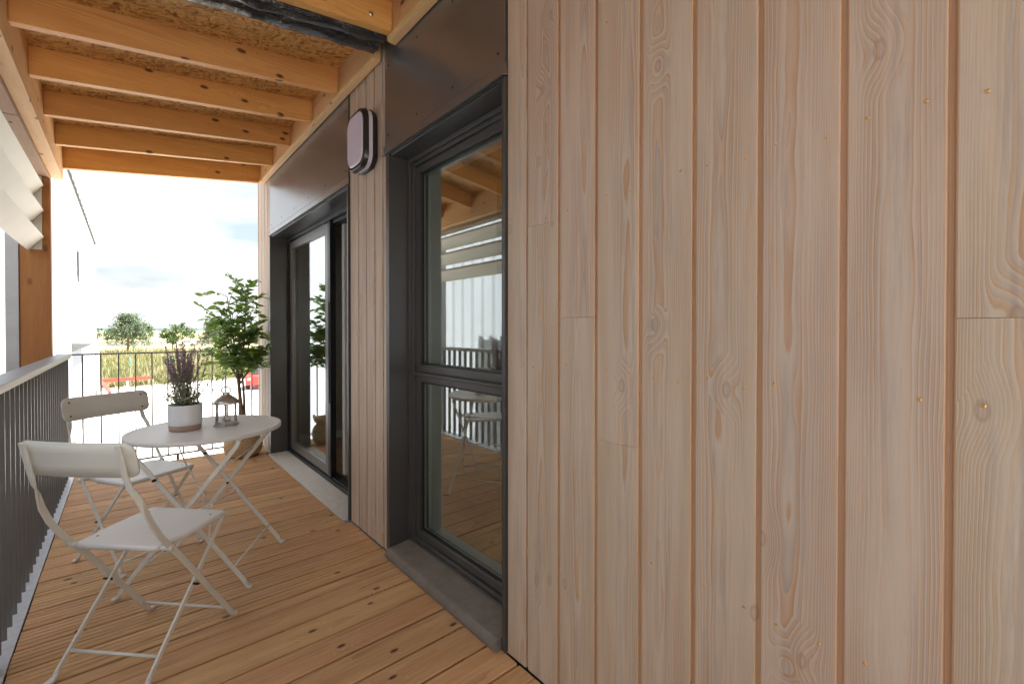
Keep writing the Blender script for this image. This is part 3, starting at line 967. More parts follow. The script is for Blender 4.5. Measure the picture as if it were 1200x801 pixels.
MB().box(-1.384, -0.012, 5.180, 5.220, 0.034, 0.0455).build('bottom_rail', 'rail', er, (-0.7, 5.2, 0.04), bevel=0.002)
for x in (-1.385 + 0.02, -0.7, -0.04):
    MB().box(x - 0.01, x + 0.01, 5.2145, 5.24, -0.1, 0.0335).build('rail_bracket', 'rail', er, (x, 5.22, 0))

# ================================================================== WALL LAMP
def rrect(w_, h_, r, n=6):
    pts = []
    for cx_, cy_, a0 in ((w_ / 2 - r, h_ / 2 - r, 0), (-w_ / 2 + r, h_ / 2 - r, 90), (-w_ / 2 + r, -h_ / 2 + r, 180), (w_ / 2 - r, -h_ / 2 + r, 270)):
        for k in range(n + 1):
            a = R(a0 + 90 * k / n)
            pts.append((cx_ + r * math.cos(a), cy_ + r * math.sin(a)))
    return pts
lamp = thing('wall_lamp', 'square bulkhead wall lamp with black rim and lilac diffuser between door and window', 'lamp', (0, 2.475, 2.235))
def slab(x0, x1, s0, s1, r=0.075, W0=0.250, H0=0.335):
    a = rrect(W0 * s0, H0 * s0, r * s0); b = rrect(W0 * s1, H0 * s1, r * s1)
    n = len(a)
    vs = [(x0, 2.482 + p, 2.262 + q) for p, q in a] + [(x1, 2.482 + p, 2.262 + q) for p, q in b]
    fs = [(i, (i + 1) % n, n + (i + 1) % n, n + i) for i in range(n)] + [tuple(range(n - 1, -1, -1)), tuple(range(n, 2 * n))]
    return MB().add(vs, fs)
slab(-0.001, -0.030, 0.95, 1.0).build('lamp_base', 'lamp_black', lamp, (0, 2.475, 2.235), bevel=0.002)
slab(-0.0305, -0.052, 0.96, 0.96).build('diffuser_ring', 'diffuser', lamp, (0, 2.475, 2.235))
slab(-0.0525, -0.080, 1.0, 0.95).build('lamp_rim', 'lamp_black', lamp, (0, 2.475, 2.235), bevel=0.003)
slab(-0.0805, -0.087, 0.86, 0.82).build('lamp_diffuser', 'diffuser', lamp, (0, 2.475, 2.235), bevel=0.002)

# ================================================================== BISTRO FURNITURE
def make_chair(label):
    t = thing('folding_chair', label, 'chair', (0, 0, 0), 'folding chairs at the round table')
    def P(name, m, mat='paint', bevel=0.0, kind=None):
        return m.build(name, mat, t, (0, 0, 0), bevel=bevel, kind=kind, local=True)
    # seat: thin pressed sheet with notched rear corners and a turned-down rim
    out_ = []
    def corner(cx_, cy_, r, a0, a1, n=4):
        return [(cx_ + r * math.cos(R(a0 + (a1 - a0) * k / n)), cy_ + r * math.sin(R(a0 + (a1 - a0) * k / n))) for k in range(n + 1)]
    pts = corner(0.15 - 0.02, 0.172 - 0.02, 0.02, 0, 90)
    pts += [(-0.075, 0.172), (-0.085, 0.165)]
    pts += corner(-0.175 + 0.02, 0.160 - 0.02, 0.02, 90, 180)
    pts += corner(-0.175 + 0.02, -0.160 + 0.02, 0.02, 180, 270)
    pts += [(-0.085, -0.165), (-0.075, -0.172)]
    pts += corner(0.15 - 0.02, -0.172 + 0.02, 0.02, 270, 360)
    n = len(pts)
    m = MB()
    rings = []
    for sc_, z in ((0.90, 0.4480), (0.965, 0.4482), (0.992, 0.4465), (1.0, 0.4425), (1.0, 0.4300), (0.985, 0.4300), (0.985, 0.4410), (0.90, 0.4455)):
        rings.append([(p[0] * sc_ - 0.0125 * (1 - sc_), p[1] * sc_, z) for p in pts])
    vs = [p for rg in rings for p in rg]
    fs = []
    for i in range(len(rings) - 1):
        for k2 in range(n):
            a = i * n + k2; b = i * n + (k2 + 1) % n
            fs.append((a, b, b + n, a + n))
    fs.append(tuple(range(n)))
    fs.append(tuple(reversed(range((len(rings) - 1) * n, len(rings) * n))))
    m.add(vs, fs, False)
    seat = P('seat', m, 'tabletop')
    for p in seat.data.polygons:
        p.use_smooth = len(p.vertices) == 4
    d = MB()
    for x, yv in ((0.10, 0.135), (0.10, -0.135), (-0.115, 0.13), (-0.115, -0.13)):
        d.disc((x, yv, 0.4482), (0, 0, 1), 0.0045, 0.0008, 8)
    d.build('rivets', 'dark_screw', seat, (0, 0, 0), kind='stuff', local=True)
    # curved backrest panel
    m = MB()
    bp = rrect(0.405, 0.118, 0.030, 5)
    def bend(u, v_, off):
        curve = 0.018 * (1 - (u / 0.2) ** 2)
        tilt = -0.22 * (v_)
        return (-0.283 - curve + tilt + off, u, 0.783 + v_)
    cols_ = 14
    gridv = []; fs = []
    def half_h(u):
        e = 0.2025 - abs(u)
        return 0.059 if e >= 0.03 else 0.059 - 0.03 + math.sqrt(max(0, 0.03 ** 2 - (0.03 - e) ** 2))
    us = [-0.2025, -0.199, -0.19, -0.175] + [-0.16 + 0.04 * i for i in range(9)] + [0.175, 0.19, 0.199, 0.2025]
    for off in (0, -0.005):
        for u in us:
            hh = half_h(u)
            for v_ in (-hh, -hh * 0.33, hh * 0.33, hh):
                gridv.append(bend(u, v_, off))
    nu = len(us)
    for s_ in range(2):
        for i in range(nu - 1):
            for j in range(3):
                a = s_ * nu * 4 + i * 4 + j
                q = (a, a + 1, a + 5, a + 4)
                fs.append(q if s_ == 0 else q[::-1])
    for i in range(nu - 1):
        for j in (0, 3):
            a = i * 4 + j
            fs.append((a, a + 4, a + 4 + nu * 4, a + nu * 4))
    for i in (0, nu - 1):
        for j in range(3):
            a = i * 4 + j
            fs.append((a, a + 1, a + 1 + nu * 4, a + nu * 4))
    m.add(gridv, fs, True)
    bk = P('backrest', m, bevel=0.0)
    d = MB()
    for s_ in (-1, 1):
        for v_ in (-0.035, 0.035):
            b0 = bend(s_ * 0.168, v_, 0.0)
            d.disc((b0[0], b0[1], b0[2]), (1, 0, 0.2), 0.005, 0.0012, 8)
            d.disc((b0[0] - 0.0115, b0[1], b0[2]), (-1, 0, -0.2), 0.005, 0.0012, 8)
    d.build('bolts', 'dark_screw', bk, (0, 0, 0), kind='stuff', local=True)
    for s_ in (-1, 1):
        # long leg: backrest strap, twist, curve under the seat, straight to the front foot
        path = [(-0.312, 0.168, 0.838), (-0.290, 0.168, 0.740), (-0.276, 0.172, 0.690), (-0.263, 0.182, 0.650), (-0.246, 0.190, 0.600), (-0.222, 0.192, 0.545),
                (-0.190, 0.192, 0.490), (-0.152, 0.192, 0.438), (-0.105, 0.191, 0.380), (0.145, 0.190, 0.022)]
        wds = [(0, 1, 0), (0, 1, 0), (0.25, 1, 0.05), (1, .6, 0.2), (1, 0.0, 0.4), (1, 0, 0.5), (1, 0, 0.6), (1, 0, 0.7), (1, 0, 0.7), (1, 0, 0.7)]
        path = [(a + (-0.0065 if i < 3 else 0), s_ * b, c) for i, (a, b, c) in enumerate(path)]
        wds = [(a, s_ * b, c) for a, b, c in wds]
        lg = P('leg', MB().strap(path, wds, 0.021, 0.007), bevel=0.0018)
        P2 = MB().strap([(0.138, s_ * 0.190, 0.034), (0.148, s_ * 0.190, 0.012), (0.160, s_ * 0.190, 0.007), (0.172, s_ * 0.190, 0.006)], [(0, 1, 0)] * 4, [0.014, 0.018, 0.024, 0.020], 0.011)
        P2.build('foot_cap', 'cap', lg, (0, 0, 0), bevel=0.002, local=True)
        # short leg: from the seat front down to the rear foot
        lg2 = P('leg', MB().strap([(0.128, s_ * 0.168, 0.432), (-0.222, s_ * 0.172, 0.022)], [(1, 0, -0.8)] * 2, 0.017, 0.009), bevel=0.0018)
        P2 = MB().strap([(-0.214, s_ * 0.172, 0.032), (-0.226, s_ * 0.172, 0.012), (-0.240, s_ * 0.172, 0.006), (-0.254, s_ * 0.172, 0.006)], [(0, 1, 0)] * 4, [0.014, 0.018, 0.024, 0.020], 0.011)
        P2.build('foot_cap', 'cap', lg2, (0, 0, 0), bevel=0.002, local=True)
        # pivot bolts and the seat knob
        P('pivot', MB().tube([(-0.034, s_ * 0.162, 0.2435), (-0.034, s_ * 0.1965, 0.2435)], 0.0042, 8), 'dark_screw')
        P('seat_knob', MB().tube([(-0.155, s_ * 0.160, 0.436), (-0.155, s_ * 0.204, 0.436)], [0.008, 0.009], 10), 'cap')
        P('pivot', MB().tube([(0.122, s_ * 0.150, 0.424), (0.122, s_ * 0.167, 0.424)], 0.005, 8), 'dark_screw')
    P('cross_bar', MB().tube([(0.122, -0.190, 0.056), (0.122, 0.190, 0.056)], 0.0055, 8))
    P('cross_bar', MB().tube([(-0.180, -0.165, 0.072), (-0.180, 0.165, 0.072)], 0.0055, 8))
    P('cross_bar', MB().tube([(-0.155, -0.19, 0.432), (-0.155, 0.19, 0.432)], 0.0045, 8))
    return t
ch1 = make_chair('cream folding chair nearest the camera, seen from behind')
def copy_tree(o, parent=None):
    c = o.copy(); col.objects.link(c); c.parent = parent
    for k_ in o.children:
        copy_tree(k_, c)
    return c
ch2 = copy_tree(ch1)
ch1.location = (-0.972, 2.204, 0.0); ch1.rotation_euler = (0, 0, 0.766)
ch2.location = (-0.996, 3.095, 0.0); ch2.rotation_euler = (0, 0, -1.045)
ch2['label'] = 'cream folding chair behind the round table, by the far railing'

# table
TC = Vector((-0.755, 2.69, 0))
tb = thing('bistro_table', 'round cream metal folding table with crossed legs', 'table', TC)
tilt_a = math.atan2(2.63 - 2.354, -1.1 + 0.645)     # direction of a leg pair
TM = Matrix.Rotation(tilt_a, 4, 'Z')
def tp(x, y, z):
    v_ = TM @ Vector((x, y, z)); return (v_.x, v_.y, v_.z)
top = MB().lathe([(0.0, 0.7100), (0.29, 0.7100), (0.314, 0.7105), (0.321, 0.7125), (0.3265, 0.7110), (0.3275, 0.7050), (0.3270, 0.6930), (0.3235, 0.6930), (0.322, 0.7040), (0.0, 0.7060)], 72)
top.build('tabletop', 'tabletop', tb, TC, local=True)
for s_ in (-1, 1):
    yy = s_ * 0.222
    for q in (-1, 1):
        yo = yy + q * 0.006
        lg = MB().strap([tp(-q * 0.235, yo, 0.690), tp(-q * 0.225, yo, 0.664), tp(q * 0.255, yo, 0.030)], [tp(1, 0, q * 0.6)] * 3, 0.020, 0.008)
        lg = lg.build('leg', 'paint', tb, TC, bevel=0.002, local=True)
        MB().strap([tp(q * 0.247, yo, 0.036), tp(q * 0.262, yo, 0.014), tp(q * 0.273, yo, 0.007), tp(q * 0.285, yo, 0.006)], [tp(0, 1, 0)] * 4, [0.014, 0.02, 0.026, 0.022], 0.012).build('foot_cap', 'cap', lg, TC, bevel=0.002, local=True)
    MB().tube([tp(0, yy - 0.014, 0.36), tp(0, yy + 0.014, 0.36)], 0.006, 8).build('pivot', 'dark_screw', tb, TC, local=True)
    MB().tube([tp(0.115, yy - 0.014, 0.525), tp(0.115, yy + 0.014, 0.525)], 0.006, 8).build('pivot', 'dark_screw', tb, TC, local=True)
for x_, z_ in ((0.128, 0.545), (0.205, 0.105), (-0.205, 0.105)):
    MB().tube([tp(-x_ if x_ == 0.128 else x_, -0.222, z_), tp(-x_ if x_ == 0.128 else x_, 0.222, z_)], 0.0042, 8).build('cross_bar', 'paint', tb, TC, local=True)
MB().tube([tp(0.235, -0.13, 0.692), tp(0.12, -0.04, 0.52), tp(0.02, -0.01, 0.36), tp(0.03, 0.0, 0.335), tp(-0.02, 0.0, 0.33), tp(0.06, 0.04, 0.30), tp(0.12, 0.222, 0.225)], 0.0035, 8).build('catch_rod', 'paint', tb, TC, local=True)
MB().tube([tp(-0.04, -0.222, 0.31), tp(-0.02, 0.0, 0.33), tp(-0.10, 0.222, 0.225)], 0.0035, 8).build('catch_rod', 'paint', tb, TC, local=True)
for s_ in (-1, 1):
    MB().box(-0.3, 0.3, -0.008, 0.008, 0.686, 0.7045).build('top_support', 'paint', tb, TC, bevel=0.002, local=True)
    o = tb.children[-1]; o.rotation_euler = (0, 0, tilt_a); v_ = TM @ Vector((0, s_ * 0.205, 0)); o.location = v_; o.scale = (0.80, 1, 1)

# pot with sage
PC = Vector((-0.845, 2.700, 0.7105))
pot = thing('flower_pot', 'white glazed pot with raw clay foot on the round table', 'pot', PC)
MB().lathe([(0.066, 0.0275), (0.0675, 0.028), (0.069, 0.05), (0.0705, 0.124), (0.0695, 0.126), (0.067, 0.125), (0.0655, 0.09), (0.064, 0.06)], 48).build('glazed_body', 'ceramic', pot, PC, local=True)
MB().lathe([(0.0, 0.0005), (0.062, 0.0005), (0.0655, 0.003), (0.0672, 0.0275), (0.06, 0.0276)], 48).build('clay_foot', 'raw_clay', pot, PC, local=True)
MB().lathe([(0.0, 0.112), (0.05, 0.110), (0.0655, 0.104)], 24).build('soil', 'soil', pot, PC, local=True)
sage = thing('purple_sage', 'purple flowering sage with silvery leaves growing in the white pot', 'plant', PC + Vector((0, 0, 0.11)))
def quad_leaf(m, p, d, up, l, w_, fold=0.25):
    d = Vector(d).normalized(); s = d.cross(Vector(up))
    if s.length < 1e-4: s = d.orthogonal()
    s.normalize(); n = s.cross(d)
    p = Vector(p)
    vs = [p, p + d * l * 0.35 + s * w_ / 2 + n * w_ * fold, p + d * l * 0.75 + s * w_ * 0.38 + n * w_ * fold * .7, p + d * l - n * w_ * 0.2,
          p + d * l * 0.75 - s * w_ * 0.38 + n * w_ * fold * .7, p + d * l * 0.35 - s * w_ / 2 + n * w_ * fold, p + d * l * 0.5]
    m.add(vs, [(0, 1, 6), (1, 2, 6), (2, 3, 6), (3, 4, 6), (4, 5, 6), (5, 0, 6)], False)
stm = MB(); lvs = MB(); flw = MB()
rnd = random.Random(11)
for i in range(64):
    a = rnd.uniform(0, 2 * PI); low = i >= 34
    rr = rnd.uniform(0.0, 0.045)
    lean = rnd.uniform(0.02, 0.075) if not low else rnd.uniform(0.06, 0.12)
    H = rnd.uniform(0.20, 0.325) if not low else rnd.uniform(0.05, 0.13)
    if i == 0: H, lean = 0.39, 0.012
    base = Vector((rr * math.cos(a), rr * math.sin(a), 0.0))
    tip = base + Vector((lean * math.cos(a), lean * math.sin(a), H))
    mid = (base + tip) / 2 - Vector((math.cos(a), math.sin(a), 0)) * lean * 0.2 + Vector((rnd.uniform(-.008, .008), rnd.uniform(-.008, .008), 0))
    pts = [base * (1 - t) ** 2 + mid * 2 * t * (1 - t) + tip * t * t for t in [k_ / 8 for k_ in range(9)]]
    stm.tube(pts, [0.0016 - 0.001 * k_ / 8 for k_ in range(9)], 5)
    nl = 26 if not low else 18
    for k_ in range(nl):
        t = k_ / nl * (0.62 if not low else 1.0)
        p = base * (1 - t) ** 2 + mid * 2 * t * (1 - t) + tip * t * t
        b = rnd.uniform(0, 2 * PI)
        quad_leaf(lvs, p, (math.cos(b), math.sin(b), rnd.uniform(0.2, 1.0)), (0, 0, 1), rnd.uniform(0.014, 0.030), rnd.uniform(0.004, 0.008))
    if not low:
        for k_ in range(46):
            t = 0.50 + 0.5 * k_ / 46
            p = base * (1 - t) ** 2 + mid * 2 * t * (1 - t) + tip * t * t
            b = rnd.uniform(0, 2 * PI)
            if rnd.random() < 0.15: continue
            quad_leaf(flw, p, (math.cos(b), math.sin(b), rnd.uniform(0.3, 1.2)), (0, 0, 1), rnd.uniform(0.009, 0.016), rnd.uniform(0.006, 0.009))
SC_ = PC + Vector((0, 0, 0.11))
stm.build('stems', 'sage', sage, SC_, kind='stuff', local=True)
lvs.build('leaves', 'sage', sage, SC_, kind='stuff', local=True)
flw.build('flower_spikes', 'purple', sage, SC_, kind='stuff', local=True)

# lantern
LC = Vector((-0.674, 2.700, 0.7105))
lan = thing('lantern', 'small silver hexagonal lantern with dome lid on the round table', 'lantern', LC)
def hx(prof, n=6, sm=False): return MB().lathe(prof, n, a0=R(15), smooth=sm)
hx([(0.0, 0.0005), (0.060, 0.0005), (0.062, 0.005), (0.054, 0.010), (0.052, 0.020), (0.0535, 0.023), (0.0, 0.022)]).build('lantern_base', 'lantern', lan, LC, bevel=0.001, local=True)
for k_ in range(6):
    a = R(15 + 60 * k_)
    c0 = Vector((0.047 * math.cos(a), 0.047 * math.sin(a), 0))
    MB().tube([c0 + Vector((0, 0, 0.022)), c0 + Vector((0, 0, 0.110))], 0.0034, 6).build('lantern_post', 'lantern', lan, LC, local=True)
    a2 = R(45 + 60 * k_); q = Vector((math.cos(a2), math.sin(a2), 0)); s_ = Vector((-q.y, q.x, 0))
    m = MB(); c1 = q * 0.0405
    m.add([c1 - s_ * .021 + Vector((0, 0, .023)), c1 + s_ * .021 + Vector((0, 0, .023)), c1 + s_ * .021 + Vector((0, 0, .109)), c1 - s_ * .021 + Vector((0, 0, .109))], [(0, 1, 2, 3)])
    m.build('pane', 'lantern_glass', lan, LC, local=True)
MB().lathe([(0.050, 0.108), (0.057, 0.110), (0.0575, 0.114), (0.055, 0.122), (0.047, 0.134), (0.035, 0.144), (0.027, 0.148), (0.025, 0.152), (0.018, 0.154), (0.016, 0.160), (0.019, 0.166), (0.0, 0.168)], 32).build('lantern_lid', 'lantern', lan, LC, local=True)
m = MB()
ring = [(0.024 * math.cos(t), 0.0, 0.178 + 0.017 * math.sin(t)) for t in [2 * PI * k_ / 24 for k_ in range(25)]]
m.tube(ring, 0.0036, 8, caps=False)
m = m.build('lantern_ring', 'lantern', lan, LC, local=True); m.rotation_euler = (0, 0, R(-38))
MB().lathe([(0.0, 0.040), (0.0185, 0.040), (0.019, 0.0385), (0.019, 0.024), (0.0, 0.024)], 20).build('tealight', 'cap', lan, LC, local=True)

# basket and ficus
BC = Vector((-0.222, 4.890, 0.0))
bsk = thing('belly_basket', 'woven seagrass belly basket on the deck in the far corner', 'basket', BC)
MB().lathe([(0.0, 0.004), (0.105, 0.004), (0.128, 0.012), (0.148, 0.035), (0.160, 0.075), (0.163, 0.110), (0.155, 0.150), (0.138, 0.182), (0.120, 0.200), (0.114, 0.208), (0.126, 0.216), (0.142, 0.240), (0.147, 0.262), (0.143, 0.268), (0.134, 0.256), (0.112, 0.215), (0.105, 0.20), (0.0, 0.195)], 56).build('basket_body', 'basket', bsk, BC, local=True)
for s_ in (-1, 1):
    pts = [(0.145 * math.cos(a) * s_, 0.145 * math.sin(a) * s_, 0.262 + 0.045 * math.sin((a + 0.45) / 0.9 * PI)) for a in [-0.45 + 0.9 * k_ / 10 for k_ in range(11)]]
    MB().tube(pts, 0.008, 8).build('basket_handle', 'basket', bsk, BC, local=True)
fic = thing('ficus_tree', 'slender potted weeping fig with glossy green leaves in the far corner', 'tree', BC + Vector((0, 0, 0.19)))
FC = BC + Vector((0, 0, 0.19))
rf = random.Random(5)
tm = MB(); twig = MB(); leaves = []
def bez(a, b, c, n=8):
    return [a * (1 - t) ** 2 + b * 2 * t * (1 - t) + c * t * t for t in [i / n for i in range(n + 1)]]
t1 = bez(Vector((0, 0, 0)), Vector((-0.015, 0.0, 0.3)), Vector((-0.045, 0.01, 0.62)))
tm.tube(t1, [0.020 - 0.007 * i / 8 for i in range(9)], 8)
t1b = bez(Vector((0.012, 0.01, 0)), Vector((0.02, 0.01, 0.3)), Vector((-0.01, -0.02, 0.60)))
tm.tube(t1b, [0.014 - 0.005 * i / 8 for i in range(9)], 8)
stems = []
for (bx_, by_, bz_, ex, ey, ez) in ((-0.045, .01, .62, -0.12, 0.03, 1.32), (-0.01, -.02, .60, 0.02, -0.04, 1.34), (-0.045, .01, .62, -0.20, -0.05, 0.98), (-0.03, 0, .50, 0.10, 0.04, 0.95), (-0.045, .01, .55, -0.18, 0.08, 0.72), (-0.02, 0, .5, 0.08, -0.08, 0.72)):
    a = Vector((bx_, by_, bz_)); c = Vector((ex, ey, ez)); b = (a + c) / 2 + Vector((rf.uniform(-.03, .03), rf.uniform(-.03, .03), 0.05))
    pts = bez(a, b, c)
    tm.tube(pts, [0.009 - 0.0055 * i / 8 for i in range(9)], 6)
    stems.append(pts)
tm.build('trunk', 'bark', fic, FC, local=True)
targets = []
def in_crown(p):
    # asymmetric crown outline in the X-Z plane, wide below, two lobes on top
    x, z = p.x, p.z
    z0 = 0.44; z1 = 1.60
    if z < z0 or z > z1: return False
    k_ = (z - z0) / (z1 - z0)
    half = [0.24, 0.29, 0.27, 0.24, 0.24, 0.24, 0.29, 0.28, 0.20, 0.12][min(9, int(k_ * 10))]
    cx_ = [0.0, -0.03, -0.03, -0.035, -0.045, -0.04, -0.075, -0.10, -0.10, -0.08][min(9, int(k_ * 10))]
    return abs(x - cx_) < half and abs(p.y) < half * 0.8
for i in range(112):
    st = rf.choice(stems); p0 = st[rf.randint(2, 8)]
    for tr in range(30):
        ang = rf.uniform(0, 2 * PI)
        ln = rf.uniform(0.12, 0.36)
        p2 = p0 + Vector((math.cos(ang) * ln, math.sin(ang) * ln * 0.8, rf.uniform(-0.06, 0.26)))
        if in_crown(p2) and p2.y < 0.27: break
    else: continue
    p1 = (p0 + p2) / 2 + Vector((0, 0, 0.05))
    pts = bez(p0, p1, p2, 6)
    twig.tube(pts, [0.0035 - 0.0022 * k_ / 6 for k_ in range(7)], 5)
    nl = rf.randint(7, 11)
    for k_ in range(nl):
        t = 0.25 + 0.75 * k_ / (nl - 1)
        p = p0 * (1 - t) ** 2 + p1 * 2 * t * (1 - t) + p2 * t * t
        d = (p2 - p0).normalized()
        side = Vector((-d.y, d.x, 0)).normalized() * (1 if k_ % 2 else -1)
        dd = (d * 0.6 + side * 0.9 + Vector((rf.uniform(-.3, .3), rf.uniform(-.3, .3), rf.uniform(-.5, .45)))).normalized()
        leaves.append((p, dd, rf.uniform(0.75, 1.2)))
twig.build('twigs', 'bark', fic, FC, kind='stuff', local=True)
lm = MB()
pr_ = [(0.0, 0.0), (0.10, 0.20), (0.3, 0.46), (0.5, 0.48), (0.72, 0.34), (0.9, 0.12), (1.0, 0.0)]
LL, LW = 0.078, 0.034
lv = [(u * LL, 0, -0.010 * u * u * LL * 14) for u, _ in pr_] + [(u * LL, w_ * LW, -0.010 * u * u * LL * 14 + 0.005) for u, w_ in pr_[1:-1]] + [(u * LL, -w_ * LW, -0.010 * u * u * LL * 14 + 0.005) for u, w_ in pr_[1:-1]]
n_ = len(pr_)
fs = []
for s_, o_ in ((0, n_), (1, n_ + n_ - 2)):
    fs.append((0, 1, o_)); fs.append((n_ - 2, n_ - 1, o_ + n_ - 3))
    for k_ in range(n_ - 3):
        fs.append((k_ + 1, k_ + 2, o_ + k_ + 1, o_ + k_))
lm.add(lv, fs, True)
rf.shuffle(leaves)
leaves.sort(key=lambda q: q[0].y)
src = None; rest = MB()
for i, (p, dd, sc_) in enumerate(leaves):
    q = dd.to_track_quat('X', 'Z')
    roll = Matrix.Rotation(rf.uniform(-1.4, 1.4), 3, 'X')
    mat3 = q.to_matrix() @ roll
    if i < 300:
        if src is None:
            o = lm.build('leaf', 'ficus', fic, FC, local=True); src = o
        else:
            o = bpy.data.objects.new('leaf', src.data); col.objects.link(o); o.parent = fic
        o.location = p; o.rotation_euler = mat3.to_euler(); o.scale = (sc_, sc_, sc_)
    else:
        rest.add([p + mat3 @ (Vector(v_) * sc_) for v_ in lv], fs, True)
rest.build('foliage', 'ficus', fic, FC, kind='stuff', local=True)

# ================================================================== OUTSIDE
GZ = -3.0
def ground_sheet(name, x0, x1, y0, y1, z, mat, n=1):
    return MB().add([(x0, y0, z), (x1, y0, z), (x1, y1, z), (x0, y1, z)], [(0, 1, 2, 3)]).build(name, mat, None, (0, 0, 0), kind='structure')
ground_sheet('ground', -4000, 4000, -800, 7000, GZ - 0.05, 'field')
lot = MB()
ex = [(-60, -40), (60, -40), (60, 52.5), (22, 47.0), (12, 45.0), (7.5, 44.4), (4.3, 43.7), (0.5, 42.7), (-2.5, 41.6), (-12, 40.5), (-60, 40)]
lot.add([(x, y, GZ) for x, y in ex], [tuple(range(len(ex)))])
lot.build('pavement', 'pavement', None, kind='structure')
kb = MB()
for i in range(2, len(ex) - 1):
    a = Vector(ex[i]); b = Vector(ex[i + 1]); n2 = Vector((a.y - b.y, b.x - a.x)).normalized() * 0.09
    kb.hexa([(a.x, a.y, GZ - 0.05), (b.x, b.y, GZ - 0.05), (b.x - n2.x, b.y - n2.y, GZ - .05), (a.x - n2.x, a.y - n2.y, GZ - .05),
             (a.x, a.y, GZ + 0.12), (b.x, b.y, GZ + 0.12), (b.x - n2.x, b.y - n2.y, GZ + .12), (a.x - n2.x, a.y - n2.y, GZ + .12)])
kb.build('kerb', 'sill', None, kind='structure')
ground_sheet('road', -300, 400, 196, 204, GZ - 0.02, 'road')

# neighbouring building: trapezoidal metal sheets
nb = thing('metal_clad_building', 'tall pale blue-white corrugated metal building beside the balcony', 'building', (-2.5, 20, GZ))
NX = -2.5; EZ = 6.50
y = -8.0
pan_i = 0
while y < 38.9:
    y1 = min(y + 1.0, 39.0)
    prof = []
    yy = y
    while yy < y1 - 1e-6:
        prof += [(NX - 0.032, yy), (NX - 0.032, yy + 0.12), (NX - 0.0, yy + 0.15), (NX, yy + 0.22)]
        prof += [(NX - 0.032, yy + 0.25)]
        yy += 0.25
    m = MB()
    vs = [(a, b, GZ) for a, b in prof] + [(a, b, EZ) for a, b in prof]
    n = len(prof)
    m.add(vs, [(i, i + 1, n + i + 1, n + i) for i in range(n - 1) if abs(prof[i][1] - prof[i + 1][1]) > 1e-6])
    m.build('cladding_sheet', 'cladding', nb, (NX, y + 0.5, 1.5))
    y += 1.0
MB().box(-16, NX - 0.0335, -8, 38.98, GZ, EZ - 0.01).build('building_core', 'cladding', nb, (-9, 15, 1.7))
MB().box(NX - 0.05, NX + 0.015, 38.96, 39.06, GZ, EZ).build('corner_trim', 'cladding', nb, (NX, 39, 1.7))
MB().box(NX - 0.05, NX + 0.05, -8, 39.15, EZ, EZ + 0.10).build('eave_trim', 'trim', nb, (NX, 15, EZ))
m = MB()
y = -8
while y < 39:
    m.box(NX + 0.0505, NX + 0.075, y, y + 0.25, EZ + 0.02, EZ + 0.075); y += 1.0
m.build('eave_clips', 'cap', nb, (NX, 15, EZ), kind='stuff')
MB().box(-16, NX - 0.055, -8, 39, EZ, EZ + 0.2).build('roof', 'trim', nb, (-9, 15, EZ))
cn = MB().hexa([(NX + .002, 22.0, 0.40), (NX + 0.5, 22.0, 0.66), (NX + 0.5, 26.8, 0.66), (NX + .002, 26.8, 0.40), (NX + .002, 22.0, 0.72), (NX + 0.5, 22.0, 0.70), (NX + 0.5, 26.8, 0.70), (NX + .002, 26.8, 0.72)])
cn.build('door_canopy', 'rail', nb, (NX, 24, 0.5), bevel=0.01)
MB().box(NX + 0.02, NX + 0.16, 38.0, 38.4, GZ, -0.1).build('downpipe', 'cap', nb, (NX, 38, -1.5), bevel=0.03)
MB().box(NX + 0.005, NX + 0.06, 24.2, 25.2, GZ, -0.9).build('side_door', 'fence', nb, (NX, 24.7, -2), bevel=0.01)
fl = thing('security_light', 'white floodlight on a bracket high on the corrugated metal wall', 'light', (NX, 24.5, 4.3))
MB().tube([(NX, 24.5, 4.30), (NX + 0.25, 24.5, 4.28), (NX + 0.30, 24.7, 4.35)], 0.03, 8).build('bracket', 'cap', fl, (NX, 24.5, 4.3))
MB().hexa([(NX + 0.12, 24.6, 4.30), (NX + 0.62, 24.7, 4.30), (NX + 0.62, 26.0, 4.62), (NX + 0.12, 26.0, 4.62), (NX + 0.12, 24.5, 4.42), (NX + 0.62, 24.6, 4.42), (NX + 0.62, 25.9, 4.78), (NX + 0.12, 25.9, 4.78)]).build('lamp_head', 'cap', fl, (NX, 24.8, 4.4), bevel=0.03)
MB().tube([(NX + 0.02, 24.5, 4.30), (NX + 0.02, 24.7, 3.1)], 0.02, 6).build('cable', 'dark_screw', fl, (NX, 24.5, 4.3))

